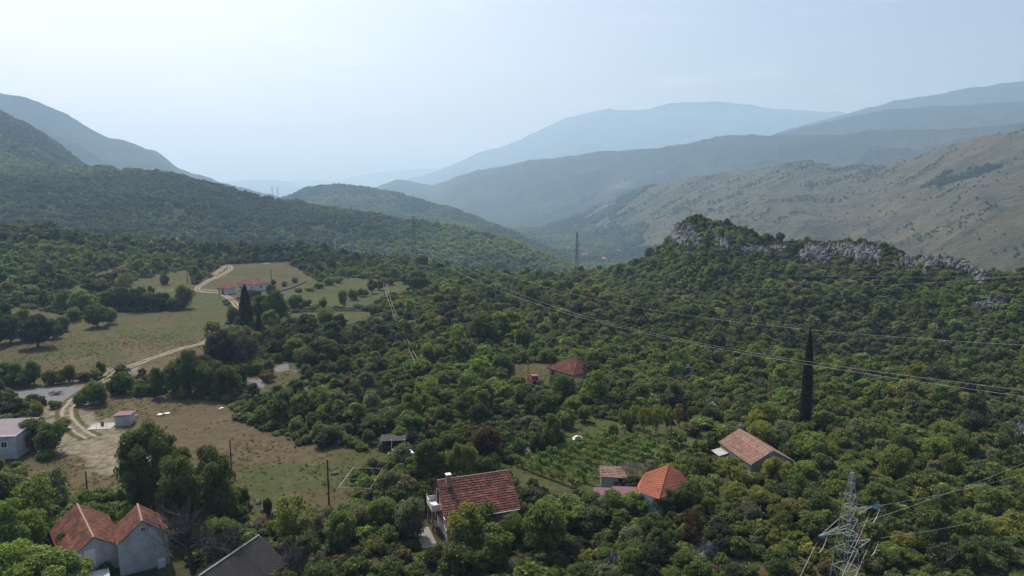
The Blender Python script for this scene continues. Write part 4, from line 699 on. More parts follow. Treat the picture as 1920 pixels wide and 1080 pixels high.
def hip(name, c, rz, w_, d_, eave, ridge, rl, wm, rm, label, cat='house', over=.4, seed=1, z0=-.6):
    t = thing(name, c, label, cat, rz); MB().box((0, 0, (eave + z0) / 2), (w_, d_, eave - z0)).build('wall', wm, t)
    X, Y = w_ / 2 + over, d_ / 2 + over; e = eave - .05; R1 = (-rl / 2, 0, ridge); R2 = (rl / 2, 0, ridge); q = [(-X, -Y, e), (X, -Y, e), (X, Y, e), (-X, Y, e)]
    r = MB(); r.tiled(R1, R2, q[0], q[1], seed=seed); r.tiled(R2, R1, q[2], q[3], seed=seed + 1); r.tiled(R2, R2, q[1], q[2], seed=seed + 2); r.tiled(R1, R1, q[3], q[0], seed=seed + 3)
    r.add([(x_, y_, z_ - .02) for x_, y_, z_ in q] + [(x_, y_, z_ - .14) for x_, y_, z_ in q], [(0, 1, 5, 4), (1, 2, 6, 5), (2, 3, 7, 6), (3, 0, 4, 7), (4, 5, 6, 7)], .3)
    ro = r.build('roof', rm, t); k = MB()
    for a, b in ((R1, q[0]), (R1, q[3]), (R2, q[1]), (R2, q[2])): k.bar(Vector(a) + Vector((0, 0, .04)), Vector(b) + Vector((0, 0, .06)), .10, .10, 6)
    if rl > 0: k.bar(Vector(R1) + Vector((0, 0, .05)), Vector(R2) + Vector((0, 0, .05)), .11, .11, 6)
    k.build('ridge_cap', rm, ro); return t, ro
# pink house
rz = math.radians(19.7)
t, ro = gable('house', (-5.15, 89.5, 0), rz, 9.4, 8.2, 3.35, 6.55, PINK, T_OLD, 'pink house with dark red tiled roof and white balcony, among trees at bottom centre', over=.42, seed=5)
ch = MB().box((-3.75, -.75, 6.6), (.55, .55, 1.9)).build('chimney', CAPM, ro); MB().box((-3.75, -.75, 7.60), (.72, .72, .10)).build('chimney_cap', PAINT, t)
MB().box((-4.7 - .04, -1.2, .35), (.08, 5.2, 1.6)).build('plinth', WHITE, t)
b = MB(); b.box((-5.35, .9, 2.72), (1.3, 3.1, .16)); b.box((-5.96, .9, 3.15), (.07, 3.1, .70)); b.box((-5.35, -.62, 3.15), (1.15, .06, .70)); b.box((-5.35, 2.42, 3.15), (1.15, .06, .70))
for yy in (-.6, .9, 2.4): b.box((-5.96, yy, 3.25), (.12, .12, 1.1))
b.build('balcony', PAINT, t)
for yy in (-.4, 2.2): MB().box((-5.85, yy, 1.0), (.22, .22, 3.25)).build('balcony_post', PINK, t)
door(t, (-4.7, .9, 3.75), '-x', 1.5, 1.9, DARK); d_ = MB(); d_.add([(-4.76, y_, z_) for y_, z_ in ((-.1, 2.85), (-.1, 4.4), (.35, 5.0), (1.45, 5.0), (1.9, 4.4), (1.9, 2.85))] + [(-4.76, y_, z_) for y_, z_ in ((.08, 2.85), (.08, 4.3), (.45, 4.82), (1.35, 4.82), (1.72, 4.3), (1.72, 2.85))], [(i, i + 1, i + 7, i + 6) for i in range(5)]); d_.build('door_surround', PAINT, t)
door(t, (-4.7, 1.6, .95), '-x', 1.6, 2.0, DARK); window(t, (-4.7, -2.3, 1.75), '-x', .8, 1.0); window(t, (-3.3, -4.1, 1.75), '-y', 1.0, 1.1); window(t, (.6, -4.1, 1.75), '-y', 1.0, 1.1); window(t, (3.2, -4.1, 1.75), '-y', 1.0, 1.1)
g_ = MB().box((-4.9, -4.28, 1.3), (.12, .12, 3.6)).box((0, -4.62, 3.02), (9.8, .12, .12)); g_.build('gutter', PAINT, t)
p = P(826, 1012, 0); slab = MB().box((0, 0, 0), (2.0, 5.4, .16)).build('concrete_path', GREYP); slab.location = (-11.2, 84.8, .1); slab.rotation_euler = (0, 0, rz); tag(slab, 'pale concrete path along the left gable of the pink house', 'path')
# two houses bottom left
rb = math.radians(33 + 90)
t, ro = gable('house', (-44.7, 79.0, 0), rb, 5.0, 5.2, 4.2, 6.35, GREYW, T_RED, 'tall narrow grey rendered house with a bare gable and orange tiled roof, bottom left', over=.15, seed=11)
window(t, (-2.5, -.05, 5.35), '-x', .45, .5, GREYW); MB().box((-2.62, -2.56, 2.1), (.10, .10, 4.2)).box((2.4, -2.56, 2.1), (.1, .1, 4.2)).build('drainpipe', GREYW, t)
b = MB(); b.box((-2.78, -1.7, .55), (.5, .8, 1.2)); b.build('meter_box', PAINT, t); window(t, (-2.5, 1.2, 2.4), '-x', .22, .26, GREYW)
t, ro = gable('house', (-52.2, 80.3, 0), math.radians(130), 10.8, 6.0, 2.5, 4.75, GREYW, T_RED, 'long low house with a weathered red tiled roof, left of the tall grey gable house', over=.25, seed=13)
MB().box((-5.44, .5, 2.3), (.08, 1.1, 2.2)).build('door', PAINT, t); MB().box((-5.43, -1.0, 2.0), (.06, .10, 3.0)).build('drainpipe', GREYW, t)
ter = thing('terrace', (-47.9, 72.2, 0), 'grey concrete terrace in front of the low red roofed house', 'terrace', math.radians(33)); MB().box((-.4, 0.9, .55), (6.2, 3.6, 1.1)).build('slab', GREYW, ter); MB().box((-.9, -1.0, .4), (6.4, .12, 1.7)).build('parapet', PAINT, ter)
cn = thing('canopy', (-44.0, 70.3, 0), 'pale flat canopy of concrete sheets beside the tall grey gable house', 'canopy', math.radians(33))
MB().box((-2.1, -.2, 1.75), (2.3, 2.0, .10), 0, Matrix.Rotation(.12, 3, 'X')).build('roof_sheet', PAINT, cn); MB().box((.25, .1, 1.80), (2.2, 2.2, .10), 0, Matrix.Rotation(.12, 3, 'X')).build('roof_sheet', CONC, cn)
b = MB()
for x_, y_ in ((-3.1, -1.0), (-1.0, -1.0), (1.2, -.9)): b.box((x_, y_, .8), (.16, .16, 1.7))
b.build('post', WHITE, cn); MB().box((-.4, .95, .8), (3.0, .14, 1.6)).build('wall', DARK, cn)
MB_ = MB().lathe((0, 0, 0), [(.10, 0), (.12, .2), (.10, 1.9), (.02, 2.0)], 8).build('stone_post', WHITE); MB_.location = (-48.6, 69.3, 0); tag(MB_, 'pale stone post standing in front of the canopy, bottom left', 'post')
# dark corrugated roof bottom left of centre
a = P(477, 1010, 3.6); b0 = P(386, 1072, 3.6); ang = math.atan2(a.y - b0.y, a.x - b0.x); L = (a - b0).length + 1.5; mid = (a + b0) / 2
t = thing('barn', (mid.x, mid.y, 0), 'barn with a dark corrugated roof and white ridge edge at the bottom left', 'barn', ang)
r = MB(); nr = int(L / .34)
for s_ in (-1, 1):
    for i in range(nr):
        x0 = -L / 2 + i * L / nr; x1 = x0 + L / nr; xm = (x0 + x1) / 2; o_ = .09
        r.add([(x0, 0, 3.6), (xm, 0, 3.6 + o_), (x1, 0, 3.6), (x0, s_ * 4.2, .9), (xm, s_ * 4.2, .9 + o_), (x1, s_ * 4.2, .9)], [(0, 1, 4, 3), (1, 2, 5, 4)])
ro = r.build('roof', SLATE, t); MB().bar((-L / 2 - .2, 0, 3.66), (L / 2 + .1, 0, 3.66), .11, .11, 6).bar((L / 2, 0, 3.66), (L / 2, -.4, 3.4), .05, .05).build('ridge_cap', CONC, ro)
MB().add([(-L / 2 + .3, -3.6, -.4), (-L / 2 + .3, 3.6, -.4), (-L / 2 + .3, 3.6, 1.1), (-L / 2 + .3, 0, 3.45), (-L / 2 + .3, -3.6, 1.1), (L / 2 - .3, -3.6, -.4), (L / 2 - .3, 3.6, -.4), (L / 2 - .3, 3.6, 1.1), (L / 2 - .3, 0, 3.45), (L / 2 - .3, -3.6, 1.1)], [(0, 4, 3, 2, 1), (5, 6, 7, 8, 9), (0, 5, 9, 4), (1, 2, 7, 6)]).build('wall', STONE, t)
# orange hipped roof, small tiled shed, mauve sheets, dark pergola
ez = 2.7
C1 = P(1235, 936, ez); C2 = P(1196, 922, ez); C3 = P(1296, 911, ez); E = P(1253, 872, 5.3); M_ = P(1209, 887, 4.3); N_ = P(1277, 885, 4.3)
cen = (C1 + C3) / 2 + (C2 - C1) * .8; cen.z = 0; t = thing('house', cen, 'house with a clean bright orange hipped roof beside the small tiled shed', 'house'); rel = lambda q: Vector(q) - cen
C4 = C3 + (C2 - C1) * 1.3; C5 = C2 + (C3 - C1) * .25 + (C2 - C1) * .45
r = MB(); r.tiled(rel(E), rel(M_), rel(C1), rel(C2), .26, .38, .05, .03, 3); r.tiled(rel(E), rel(N_), rel(C1), rel(C3), .30, .9, .02, .07, 4); r.add([rel(E), rel(N_), rel(C3), rel(C4), rel(C5), rel(C2), rel(M_)], [(0, 1, 2, 3), (0, 3, 4), (0, 4, 5, 6)], .5)
ro = r.build('roof', T_ORG, t); MB().bar(rel(E), rel(C1), .10, .10, 6).build('ridge_cap', T_ORG, ro)
w_ = MB(); ins = lambda q: (rel(q) * .90); pl = [ins(C1), ins(C3), ins(C4), ins(C5), ins(C2)]; w_.prism([(q.x, q.y) for q in pl], -.5, ez - .05); w_.build('wall', WHITE, t)
c0 = P(1153, 914, 0); t, ro = gable('shed', (c0.x, c0.y + 1.2, 0), math.radians(-6), 4.0, 3.0, 1.75, 2.45, CONC, T_PALE, 'small open shed with a pale patchy tiled roof, left of the orange hipped roof', 'shed', over=.2, seed=21, yoff=.6)
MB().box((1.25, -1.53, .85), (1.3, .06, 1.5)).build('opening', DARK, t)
c0 = P(1168, 922, 1.6); t = thing('sheet_roof', (c0.x - .3, c0.y, 0), 'two low mauve sheet-metal roofs in front of the small tiled shed', 'roof', math.radians(-4)); MB().box((.6, 0, 1.55), (3.6, 2.6, .06), 0, Matrix.Rotation(.22, 3, 'X')).build('sheet', PURP, t); MB().box((-2.6, .2, 1.45), (2.6, 1.9, .06), 0, Matrix.Rotation(.2, 3, 'X')).build('sheet', PURP, t)
b = MB(); [b.box((x_, y_, .6), (.12, .12, 1.9)) for x_ in (-3.6, 2.2) for y_ in (-.8, .9)]; b.build('post', WOOD, t)
c0 = P(1188, 916, 0); t = thing('pergola', (c0.x, c0.y + 2.0, 0), 'dark wooden pergola between the small tiled shed and the orange roof', 'pergola', math.radians(12)); b = MB(); [b.box((x_, y_, 1.3), (.12, .12, 2.6)) for x_ in (-1.4, 1.4) for y_ in (-1.3, 1.3)]; b.build('post', WOOD, t)
b = MB(); [b.box((-1.5 + .3 * i, 0, 2.65), (.08, 3.0, .10)) for i in range(11)]; b.build('slat_roof', SLATE, t)
# pyramid-like tiled roof with car beside, weathered barn
t, ro = hip('house', (14.6, 160.5, -.2), math.radians(-52), 8.4, 8.2, 2.9, 5.3, 2.2, CONC, T_RED, 'low house with a red hipped tile roof in the woods beside the red car', seed=31); window(t, (-4.2, -1.4, 1.5), '-x', 1.0, 1.1); window(t, (0, -4.1, 1.5), '-y', 1.2, 1.1); door(t, (-4.2, 1.6, 1.0), '-x', 1.0, 2.0)
t, ro = gable('barn', (39.7, 109.0, 0), math.radians(-78), 9.6, 7.0, 2.4, 4.3, STONE, T_PALE, 'stone barn with a pale pinkish weathered tile roof at the right end of the garden', 'barn', over=.3, seed=41)
MB().box((-3.2, -4.4, 1.4), (2.6, 1.9, .08), 0, Matrix.Rotation(.2, 3, 'X')).build('canopy', CONC, t); door(t, (2.0, -3.5, .9), '-y', 1.1, 1.9)
# the white pair far left of centre
c0 = P(467, 546, 0.3); zz = Hs(c0.x, c0.y); t, ro = hip('house', (c0.x + .6, c0.y + 2.5, zz), math.radians(-24), 10.0, 7.4, 2.9, 5.4, .6, WHITE, T_PINK, 'white bungalow with a pinkish red hipped roof beside the winding white track', seed=51)
for x_ in (-3.2, 0, 3.2): window(t, (x_, -3.7, 1.5), '-y', 1.1, 1.1)
window(t, (5.0, 0, 1.5), '+x', 1.1, 1.1); MB().box((2.2, 1.2, 4.9), (.45, .45, 1.4)).build('chimney', CONC, ro)
c0 = P(429, 552, 0.2); t, ro = hip('outbuilding', (c0.x - 1.0, c0.y + .5, Hs(c0.x, c0.y)), math.radians(-20), 5.4, 4.4, 2.5, 4.0, 0, WHITE, T_PINK, 'small white square outbuilding with a pinkish red pyramid roof next to the white bungalow', 'outbuilding', seed=55); door(t, (0, -2.2, 1.0), '-y', .9, 2.0)
# mauve-roofed shed with its yard, and the building on the left edge
c0 = P(228, 799, 0); t = thing('shed', (c0.x, c0.y + 1.3, 0), 'small grey block shed with a mauve metal roof beside the concrete yard', 'shed', math.radians(12)); MB().box((0, 0, .95), (2.7, 2.9, 2.1)).build('wall', GREYW, t)
MB().box((0, -.02, 2.12), (3.15, 3.5, .07), 0, Matrix.Rotation(-.06, 3, 'X')).build('roof', PURP, t); door(t, (-1.35, -.5, .9), '-x', .8, 1.8, GREYW)
c1 = P(192, 800, 0); t = thing('yard', (c1.x - .1, c1.y, 0), 'pale concrete yard slab enclosed by a thin wire fence beside the mauve-roofed shed', 'yard', math.radians(8)); MB().box((0, 0, .05), (4.4, 3.6, .16)).build('slab', CONC, t)
b = MB(); q = [(-2.2, -1.8), (-2.2, 1.8), (2.0, 1.8)]; 
for i, (x_, y_) in enumerate(q + [(-2.2, 0), (0, 1.8), (-.2, -1.8), (1.6, -1.9)]): b.bar((x_, y_, 0), (x_, y_, 1.3), .04)
b.build('fence_post', PAINT, t); b = MB()
for h_ in (.35, .8, 1.25): b.bar((-2.2, -1.8, h_), (-2.2, 1.8, h_), .018); b.bar((-2.2, 1.8, h_), (2.0, 1.8, h_), .018)
b.build('fence_wire', STEEL, t)
o = MB().lathe((0, 0, 0), [(.27, 0), (.29, .03), (.27, .3), (.29, .33), (.27, .6), (.29, .88), (.24, .9)], 14).build('barrel', RUST); o.location = (c1.x - .1, c1.y + .2, .14); tag(o, 'dark rusty barrel standing on the concrete yard by the mauve-roofed shed', 'barrel')
c0 = P(38, 862, 0); t = thing('building', (c0.x - 6.2, c0.y + 3.2, 0), 'grey rendered building with a mauve metal roof, cut off by the left edge', 'building', math.radians(9)); MB().box((0, 0, 1.9), (10, 7.4, 4.4)).build('wall', GREYW, t)
r = MB().add([(-5.3, -4.0, 3.95), (5.3, -4.0, 3.95), (5.3, 4.1, 4.55), (-5.3, 4.1, 4.55), (-5.3, -4.0, 4.05), (5.3, -4.0, 4.05), (5.3, 4.1, 4.65), (-5.3, 4.1, 4.65)], [(0, 3, 2, 1), (4, 5, 6, 7), (0, 1, 5, 4), (1, 2, 6, 5), (2, 3, 7, 6), (3, 0, 4, 7)])
[r.box((-5.2 + .5 * i, .05, 4.40), (.05, 7.9, .05), 0, Matrix.Rotation(.074, 3, 'X')) for i in range(22)]; r.build('roof', mat('grey_mauve_sheet', (.20, .165, .185), .7, noise=(.5, .25, (.25, .21, .23))), t); window(t, (3.2, -3.7, 2.6), '-y', .9, 1.0); window(t, (0, -3.7, 2.6), '-y', .9, 1.0)
# ruined roof among the trees, open shelter by the field
c0 = P(612, 650, 0); t, ro = gable('ruin', (c0.x + .5, c0.y + 5, 0), math.radians(-25), 6.5, 5.0, 1.9, 3.3, STONE, SLATE, 'ruined stone house with a collapsing grey tiled roof behind dark trees', 'ruin', over=.2, seed=61, cap=False)
c0 = P(736, 846, 0); t = thing('shelter', (c0.x, c0.y + 1.2, 0), 'open animal shelter with a thin grey sheet roof on posts at the field edge', 'shelter', math.radians(6)); MB().box((0, 0, 2.0), (4.4, 2.6, .06), 0, Matrix.Rotation(.1, 3, 'X')).build('roof', SLATE, t)
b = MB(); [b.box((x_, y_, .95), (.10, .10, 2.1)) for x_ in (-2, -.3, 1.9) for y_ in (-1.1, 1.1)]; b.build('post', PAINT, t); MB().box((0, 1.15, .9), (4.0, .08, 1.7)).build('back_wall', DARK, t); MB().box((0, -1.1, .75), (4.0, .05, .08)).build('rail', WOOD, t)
# far village in the valley
vm = [WHITE, CONC, GREYW]; words = ['leftmost', 'second from left', 'third from left', 'fourth from left', 'fifth from left', 'sixth from left', 'third from right', 'second from right', 'rightmost']
for i, (px_, py_) in enumerate([(905, 400), (930, 402), (1066, 468), (1096, 481), (1108, 476), (1128, 482), (1133, 489), (1147, 462), (1160, 474)]):
    q = G(px_, py_); t, ro = gable('village_house', (q.x, q.y, q.z), random.uniform(-1, 1), random.uniform(11, 15), 9, 5.5, 8.5, vm[i % 3], [T_ORG, T_PALE, T_RED][i % 3], f'tiny pale house on the far valley floor, {words[i]} of the scattered hamlet', over=.4, cap=False, tw=1.4, tl=1.6, seed=70 + i, z0=-3); t['group'] = 'far village houses'
# ---------------------------------------------------------------- poles, pylons, lines
def pole(px_, yb, yt, label, arm=False, r=.12, m=POLEW, name='utility_pole'):
    p = G(px_, yb) if yb < 560 else P(px_, yb, 0.0); sl = math.hypot(math.hypot(p.x, p.y), CAM_H - p.z); h_ = (yb - yt) / F * sl / (math.hypot(p.x, p.y) / sl)
    t = thing(name, p, label, 'pole'); MB().bar((0, 0, -.5), (0, 0, h_), r, r * .75, 8).build('pole', m, t)
    b = MB()
    if arm: b.box((0, 0, h_ - .35), (1.1, .09, .10)).build('crossarm', POLEW, t)
    k = MB(); [k.lathe((x_, 0, h_ - (.28 if arm else -.02)), [(.05, 0), (.06, .06), (.03, .12)], 8) for x_ in ((-.5, 0, .5) if arm else (0,))]; k.build('insulator', PAINT, t); return p, h_
pole(435, 892, 833, 'bare wooden pole in the field above the big dark trees'); pole(617, 948, 872, 'tall leaning wooden pole in the grass left of the pipe frame', r=.14); pole(165, 935, 893, 'short wooden pole behind the low red roofed house')
pole(990, 722, 681, 'thin wooden pole in the clearing beside the red car', r=.09); pole(1257, 848, 784, 'wooden pole rising from the vineyard garden', r=.10); pole(352, 532, 501, 'far wooden pole in the meadow left of the winding track', r=.16); pole(509, 530, 506, 'far wooden pole right of the white bungalow', r=.16)
pole(711, 545, 514, 'far pole at the end of the long green strip meadow', r=.15); pole(1492, 846, 800, 'thin pole left of the lone tall cypress base', r=.08); pa_, ha_ = pole(721, 560, 530, 'line pole where the two thin wires start, above the wood', True, r=.14); pb_, hb_ = pole(789, 712, 690, 'line pole half hidden in the wood where the two thin wires end', True)
pole(629, 486, 447, 'pale slim pole standing before the wooded hill', r=.22, m=PAINT); pole(1131, 528, 490, 'pale slim pole with crossarm left of the rocky knoll', True, r=.2, m=STEEL)
def lattice(name, p, rz, h_, b0, b1, nl, m, th, arms, label, cat='pylon', waist=None):
    """square lattice mast: legs, braces, horizontals; arms = (height, reach, side, sweep)"""
    t = thing(name, p, label, cat, rz); half = lambda z_: (b0 + (b1 - b0) * min(z_ / (h_ * (waist or 1)), 1)) if not waist or z_ < h_ * waist else b1 + (.10 - b1) * ((z_ / h_ - waist) / (1 - waist))
    lv = [0.0]; 
    while lv[-1] < h_ - .3: lv.append(min(lv[-1] + max(half(lv[-1]) * 2.3, h_ / nl * .8), h_))
    cs = [(-1, -1), (1, -1), (1, 1), (-1, 1)]; lg = MB(); br = MB()
    for a_, b_ in zip(lv[:-1], lv[1:]):
        for k in range(4):
            x0, y0 = cs[k]; x1, y1 = cs[(k + 1) % 4]; ha, hb = half(a_), half(b_)
            lg.bar((x0 * ha, y0 * ha, a_), (x0 * hb, y0 * hb, b_), th, th); br.bar((x1 * ha, y1 * ha, a_), (x0 * hb, y0 * hb, b_), th * .6, th * .6) if k % 2 else br.bar((x0 * ha, y0 * ha, a_), (x1 * hb, y1 * hb, b_), th * .6, th * .6)
            br.bar((x0 * hb, y0 * hb, b_), (x1 * hb, y1 * hb, b_), th * .7, th * .7)
    lg.build('leg', m, t); br.build('bracing', m, t); tips = []
    for (z_, reach, sd_) in arms:
        hz_ = half(z_); b = MB(); tip = Vector((sd_ * (hz_ + reach), 0, z_)); tips.append(tip)
        for yy in (-hz_, hz_): b.bar((sd_ * hz_, yy, z_), tip, th * .8, th * .6); b.bar((sd_ * hz_, yy, z_ + reach * .26), tip, th * .6, th * .5)
        for f_ in (.35, .65): 
            pA = Vector((sd_ * hz_, -hz_, z_)).lerp(tip, f_); pB = Vector((sd_ * hz_, hz_, z_)).lerp(tip, f_); b.bar(pA, pB, th * .5, th * .5)
        b.build('crossarm', m, t)
    return t, tips
ptop = P(1598, 886, 19.2); PX, PY = ptop.x, ptop.y; prz = math.radians(24)
t, tips = lattice('pylon', (PX, PY, -.3), prz, 19.5, 1.35, .50, 14, STEEL, .034, [(15.6, 2.5, 1), (14.1, 3.0, -1), (12.3, 2.5, 1)], 'near galvanised lattice pylon at the bottom right edge of the woods', waist=.80)
Mz = Matrix.Translation((PX, PY, -.3)) @ Matrix.Rotation(prz, 4, 'Z'); wt = [Mz @ q for q in tips]
def insul(par, a, d, n=9, m=CERAM, r=.13, name='insulator'):
    b = MB(); a = Vector(a); d = Vector(d).normalized(); u = d.cross(Vector((0, 0, 1))).normalized()
    for s_ in (-.16, .16):
        b.bar(a + u * s_, a + u * s_ + d * (n * .13 + .2), .02)
        for k in range(n): q_ = a + u * s_ + d * (.15 + k * .13); b.bar(q_, q_ + d * .05, r, r * .55, 10)
    b.bar(a - u * .25 + d * (n * .13 + .2), a + u * .25 + d * (n * .13 + .2), .025); b.build(name, m, par); return a + d * (n * .13 + .22)
Mi = Mz.inverted(); Ri = Mi.to_3x3()
far_px = [(1920, 893), (1920, 858), (1920, 990)]; near_px = [(1457, 1080), (1400, 1110), (1575, 1080)]
WIRE = mat('aluminium_wire', (.48, .48, .44), .5, metal=.2)
def wire(a, b_, sag, r, label, name='power_line', m=None, n=48, grp=None):
    a = Vector(a); b_ = Vector(b_); pts = [a.lerp(b_, i / n) - Vector((0, 0, 4 * sag * (i / n) * (1 - i / n))) for i in range(n + 1)]
    o = MB().tube(pts, r, 4).build(name, m or WIRE); tag(o, label, 'power line', grp); return o
lab = ['upper', 'middle', 'lower']
for i in range(3):
    tp = wt[i]; end = P(far_px[i][0] + 130, far_px[i][1] - (48 if i < 2 else 72), [13.0, 11.5, 9.5][i]); dv = (end - tp); dv.z *= .6
    e1 = insul(t, tips[i] + Vector((0, 0, -.1)), Ri @ dv, 8, TEAL if i < 2 else CERAM); e1w = Mz @ e1
    wire(e1w, end, .7, .010, f'{lab[i]} wire running from the near lattice pylon off the right edge')
    nd = Vector((-.55, -.62, -.28)); e2 = insul(t, tips[i] + Vector((0, 0, -.12)), Ri @ nd, 9, CERAM); e2w = Mz @ e2
    wire(e2w, e2w + nd * 60, .8, .013, f'{lab[i]} wire running from the near lattice pylon towards the bottom edge')
    jm = MB(); q0 = Vector(e1); q1 = Vector(e2); jm.tube([q0.lerp(q1, k / 8) - Vector((0, 0, 1.1 * 4 * (k / 8) * (1 - k / 8))) for k in range(9)], .025); jm.build('jumper_wire', WIRE, t)
def base_of(px_, D):
    d = pdir(px_, 450.0); k = D / math.hypot(float(d[0]), float(d[1])); return Vector((float(d[0]) * k, float(d[1]) * k, 0))
for (px_, D, yt, b0, arms, th, label) in [
    (776, 403, 405, 1.3, [(.52, 4.6, -1), (.70, 2.6, 1), (.55, 4.9, 1)], .075, 'dark lattice pylon on the wooded slope where the three long wires start'),
    (1082, 415, 435, .85, [(.60, 3.0, -1), (.72, 2.2, 1), (.60, 4.0, 1)], .085, 'slender dark lattice pylon left of the rocky knoll, against the valley'),
    (515, 1750, 350, 3.2, [(.8, 5, -1), (.8, 5, 1)], .22, 'left of two tiny pylons on the far ridge below the sky'),
    (525, 1800, 351, 3.2, [(.8, 5, -1), (.8, 5, 1)], .22, 'right of two tiny pylons on the far ridge below the sky')]:
    q = base_of(px_, D); q.z = Hs(q.x, q.y) - .5; top = CAM_H + float(pdir(px_, yt)[2] / np.hypot(*[float(v) for v in pdir(px_, yt)[:2]])) * D; h_ = max(top - q.z, 12)
    if px_ > 1000: b0 = .9
    lattice('pylon', q, .3, h_, b0, b0 * .28, 12, DSTEEL, th, [(f_ * h_, rch, sd_) for f_, rch, sd_ in arms], label)
wire((-51.5, 396.7, 20.4), (77.4, 93.6, 23.2), 11.92, .026, 'uppermost of the three long wires sweeping across the woods to the right edge', n=120)
wire((-49.8, 396.9, 16.4), (67.3, 82.3, 20.0), 12.09, .024, 'middle of the three long wires, crossing the lone cypress near its top', n=120)
wire((-61.4, 395.3, 17.2), (66.3, 79.1, 19.9), 11.17, .024, 'lowest of the three long wires sweeping across the woods to the right', n=120)
wire((54.4, 416.5, .3), (158.7, 168.5, 33.5), 6.15, .04, 'topmost thin wire crossing below the rocky knoll', m=STEEL); wire((54.5, 416.4, -3.6), (151, 187.7, 21), 1.35, .05, 'middle thin wire crossing the foot of the rocky knoll', m=STEEL); wire((56.1, 416.2, -6.8), (132.4, 128.1, 32.5), 7.16, .035, 'lowest thin wire crossing the slope of the rocky knoll', m=STEEL)
for s_, w2 in ((-.5, 'left'), (.5, 'right')): wire((pa_.x + s_, pa_.y, pa_.z + ha_ - .2), (pb_.x + s_, pb_.y, hb_ - .2), 2.2, .028, f'{w2} wire of the thin pair drooping between two poles over the wood')
# ---------------------------------------------------------------- vineyard rows, fruit frame
ra, rb_ = P(966, 872, 0), P(1130, 818, 0); sa, sb_ = P(1092, 920, 0), P(1275, 846, 0); vr_ = np.random.default_rng(5); vrows = 10
ordw = ['first', 'second', 'third', 'fourth', 'fifth', 'sixth', 'seventh', 'eighth', 'ninth', 'tenth', 'eleventh', 'twelfth', 'thirteenth', 'fourteenth', 'fifteenth', 'sixteenth', 'seventeenth', 'eighteenth', 'nineteenth', 'twentieth']
for i in range(vrows):
    f_ = i / (vrows - 1); a = ra.lerp(rb_, f_); b_ = sa.lerp(sb_, f_); t = thing('vine_row', (a.x, a.y, Hs(a.x, a.y)), f'{ordw[i]} row of grapevines in the vineyard, counted from its lower left edge', 'vine row', 0, 'rows of vines'); L = b_ - a; n = 1500; u = vr_.random(n); d = L.normalized(); sd_ = Vector((d.y, -d.x, 0)); off = vr_.normal(0, .15, n)
    zz = .35 + 1.25 * vr_.random(n) ** .8 + .25 * np.sin(u * 40 + i); pos = np.outer(u, np.array(L)) + np.outer(off, np.array(sd_)); pos[:, 2] = zz; keep = vr_.random(n) < .65 + .35 * np.sin(u * 23 + i * 2); pos = pos[keep]; n = len(pos)
    nn = vr_.normal(size=(n, 3)) + np.array([0, 0, .7]); nn /= np.linalg.norm(nn, axis=1, keepdims=True); V, Fc, at = leaves(pos, nn, vr_.uniform(.10, .24, n), vr_.random(n), vr_); o = mesh_np('vines', V, Fc, LEAF, {'v': at}, parent=t)
    o['tint'] = [.125, .20, .048] if i % 3 else [.155, .19, .052]; k = MB(); [k.bar((L.x * q_, L.y * q_, 0), (L.x * q_, L.y * q_, 1.5), .03) for q_ in np.linspace(0, 1, 8)]; k.build('stake', WOOD, t)
fa, fb, fc = P(636, 945, 0), P(650, 928, 0), P(663, 906, 0); t = thing('pipe_frame', fa, 'white pipe frame for climbing plants standing in the grass', 'frame'); b = MB(); ex = Vector((4.6, -.3, 0)); hh = 2.5
for q in (fa, fb, fc):
    q = q - fa; b.bar(q, q + Vector((0, 0, hh)), .035); b.bar(q + Vector((0, 0, hh)), q + ex + Vector((0, 0, hh)), .03); b.bar(q + ex, q + ex + Vector((0, 0, hh)), .035)
b.bar((0, 0, hh), (fc - fa) + Vector((0, 0, hh)), .05); b.bar(ex + Vector((0, 0, hh)), (fc - fa) + ex + Vector((0, 0, hh)), .03); b.build('pipes', CONC, t)
# ---------------------------------------------------------------- vehicles and small things
def car(loc, rz, paint, label, L=4.1, W=1.7, Hh=1.45, name='car'):
    t = thing(name, loc, label, 'car', rz); b = MB(); pf = [(-L / 2, .35), (-L / 2, .85), (-L * .30, .95), (L * .30, .95), (L / 2, .80), (L / 2, .35)]
    for s_ in (0,): n = len(pf); b.add([(x_, -W / 2, z_) for x_, z_ in pf] + [(x_, W / 2, z_) for x_, z_ in pf], [tuple(range(n)), tuple(range(n, 2 * n))[::-1]] + [(k, n + k, n + (k + 1) % n, (k + 1) % n) for k in range(n)])
    b.build('body', paint, t); c_ = MB(); cf = [(-L * .42, .9), (-L * .33, Hh - .06), (L * .12, Hh - .06), (L * .27, .9)]; c_.add([(x_, -W * .46 + (.08 if z_ > 1 else 0), z_) for x_, z_ in cf] + [(x_, W * .46 - (.08 if z_ > 1 else 0), z_) for x_, z_ in cf], [(0, 1, 2, 3), (7, 6, 5, 4), (0, 4, 5, 1), (2, 6, 7, 3)]); c_.build('window', GLASS, t)
    MB().box((-L * .105, 0, Hh), (L * .45, W * .80, .09)).build('roof', paint, t)
    for x_ in (-L * .32, L * .31):
        for s_ in (-1, 1): w_ = MB().bar((x_, s_ * (W / 2 - .16), .31), (x_, s_ * (W / 2 + .03), .31), .31, .31, 14).build('wheel', BLACK, t); MB().bar((x_, s_ * (W / 2 + .03), .31), (x_, s_ * (W / 2 + .05), .31), .17, .17, 10).build('rim', STEEL, w_)
    for s_ in (-1, 1): MB().box((-L / 2 - .02, s_ * W * .38, .72), (.04, .28, .16)).build('tail_light', REDP_, t)
    return t
q = P(1001, 716, 0); car((q.x, q.y, Hs(q.x, q.y)), math.radians(100), REDP_, 'dark red car parked in the clearing beside the red hipped house', 3.9, 1.75, 1.75)
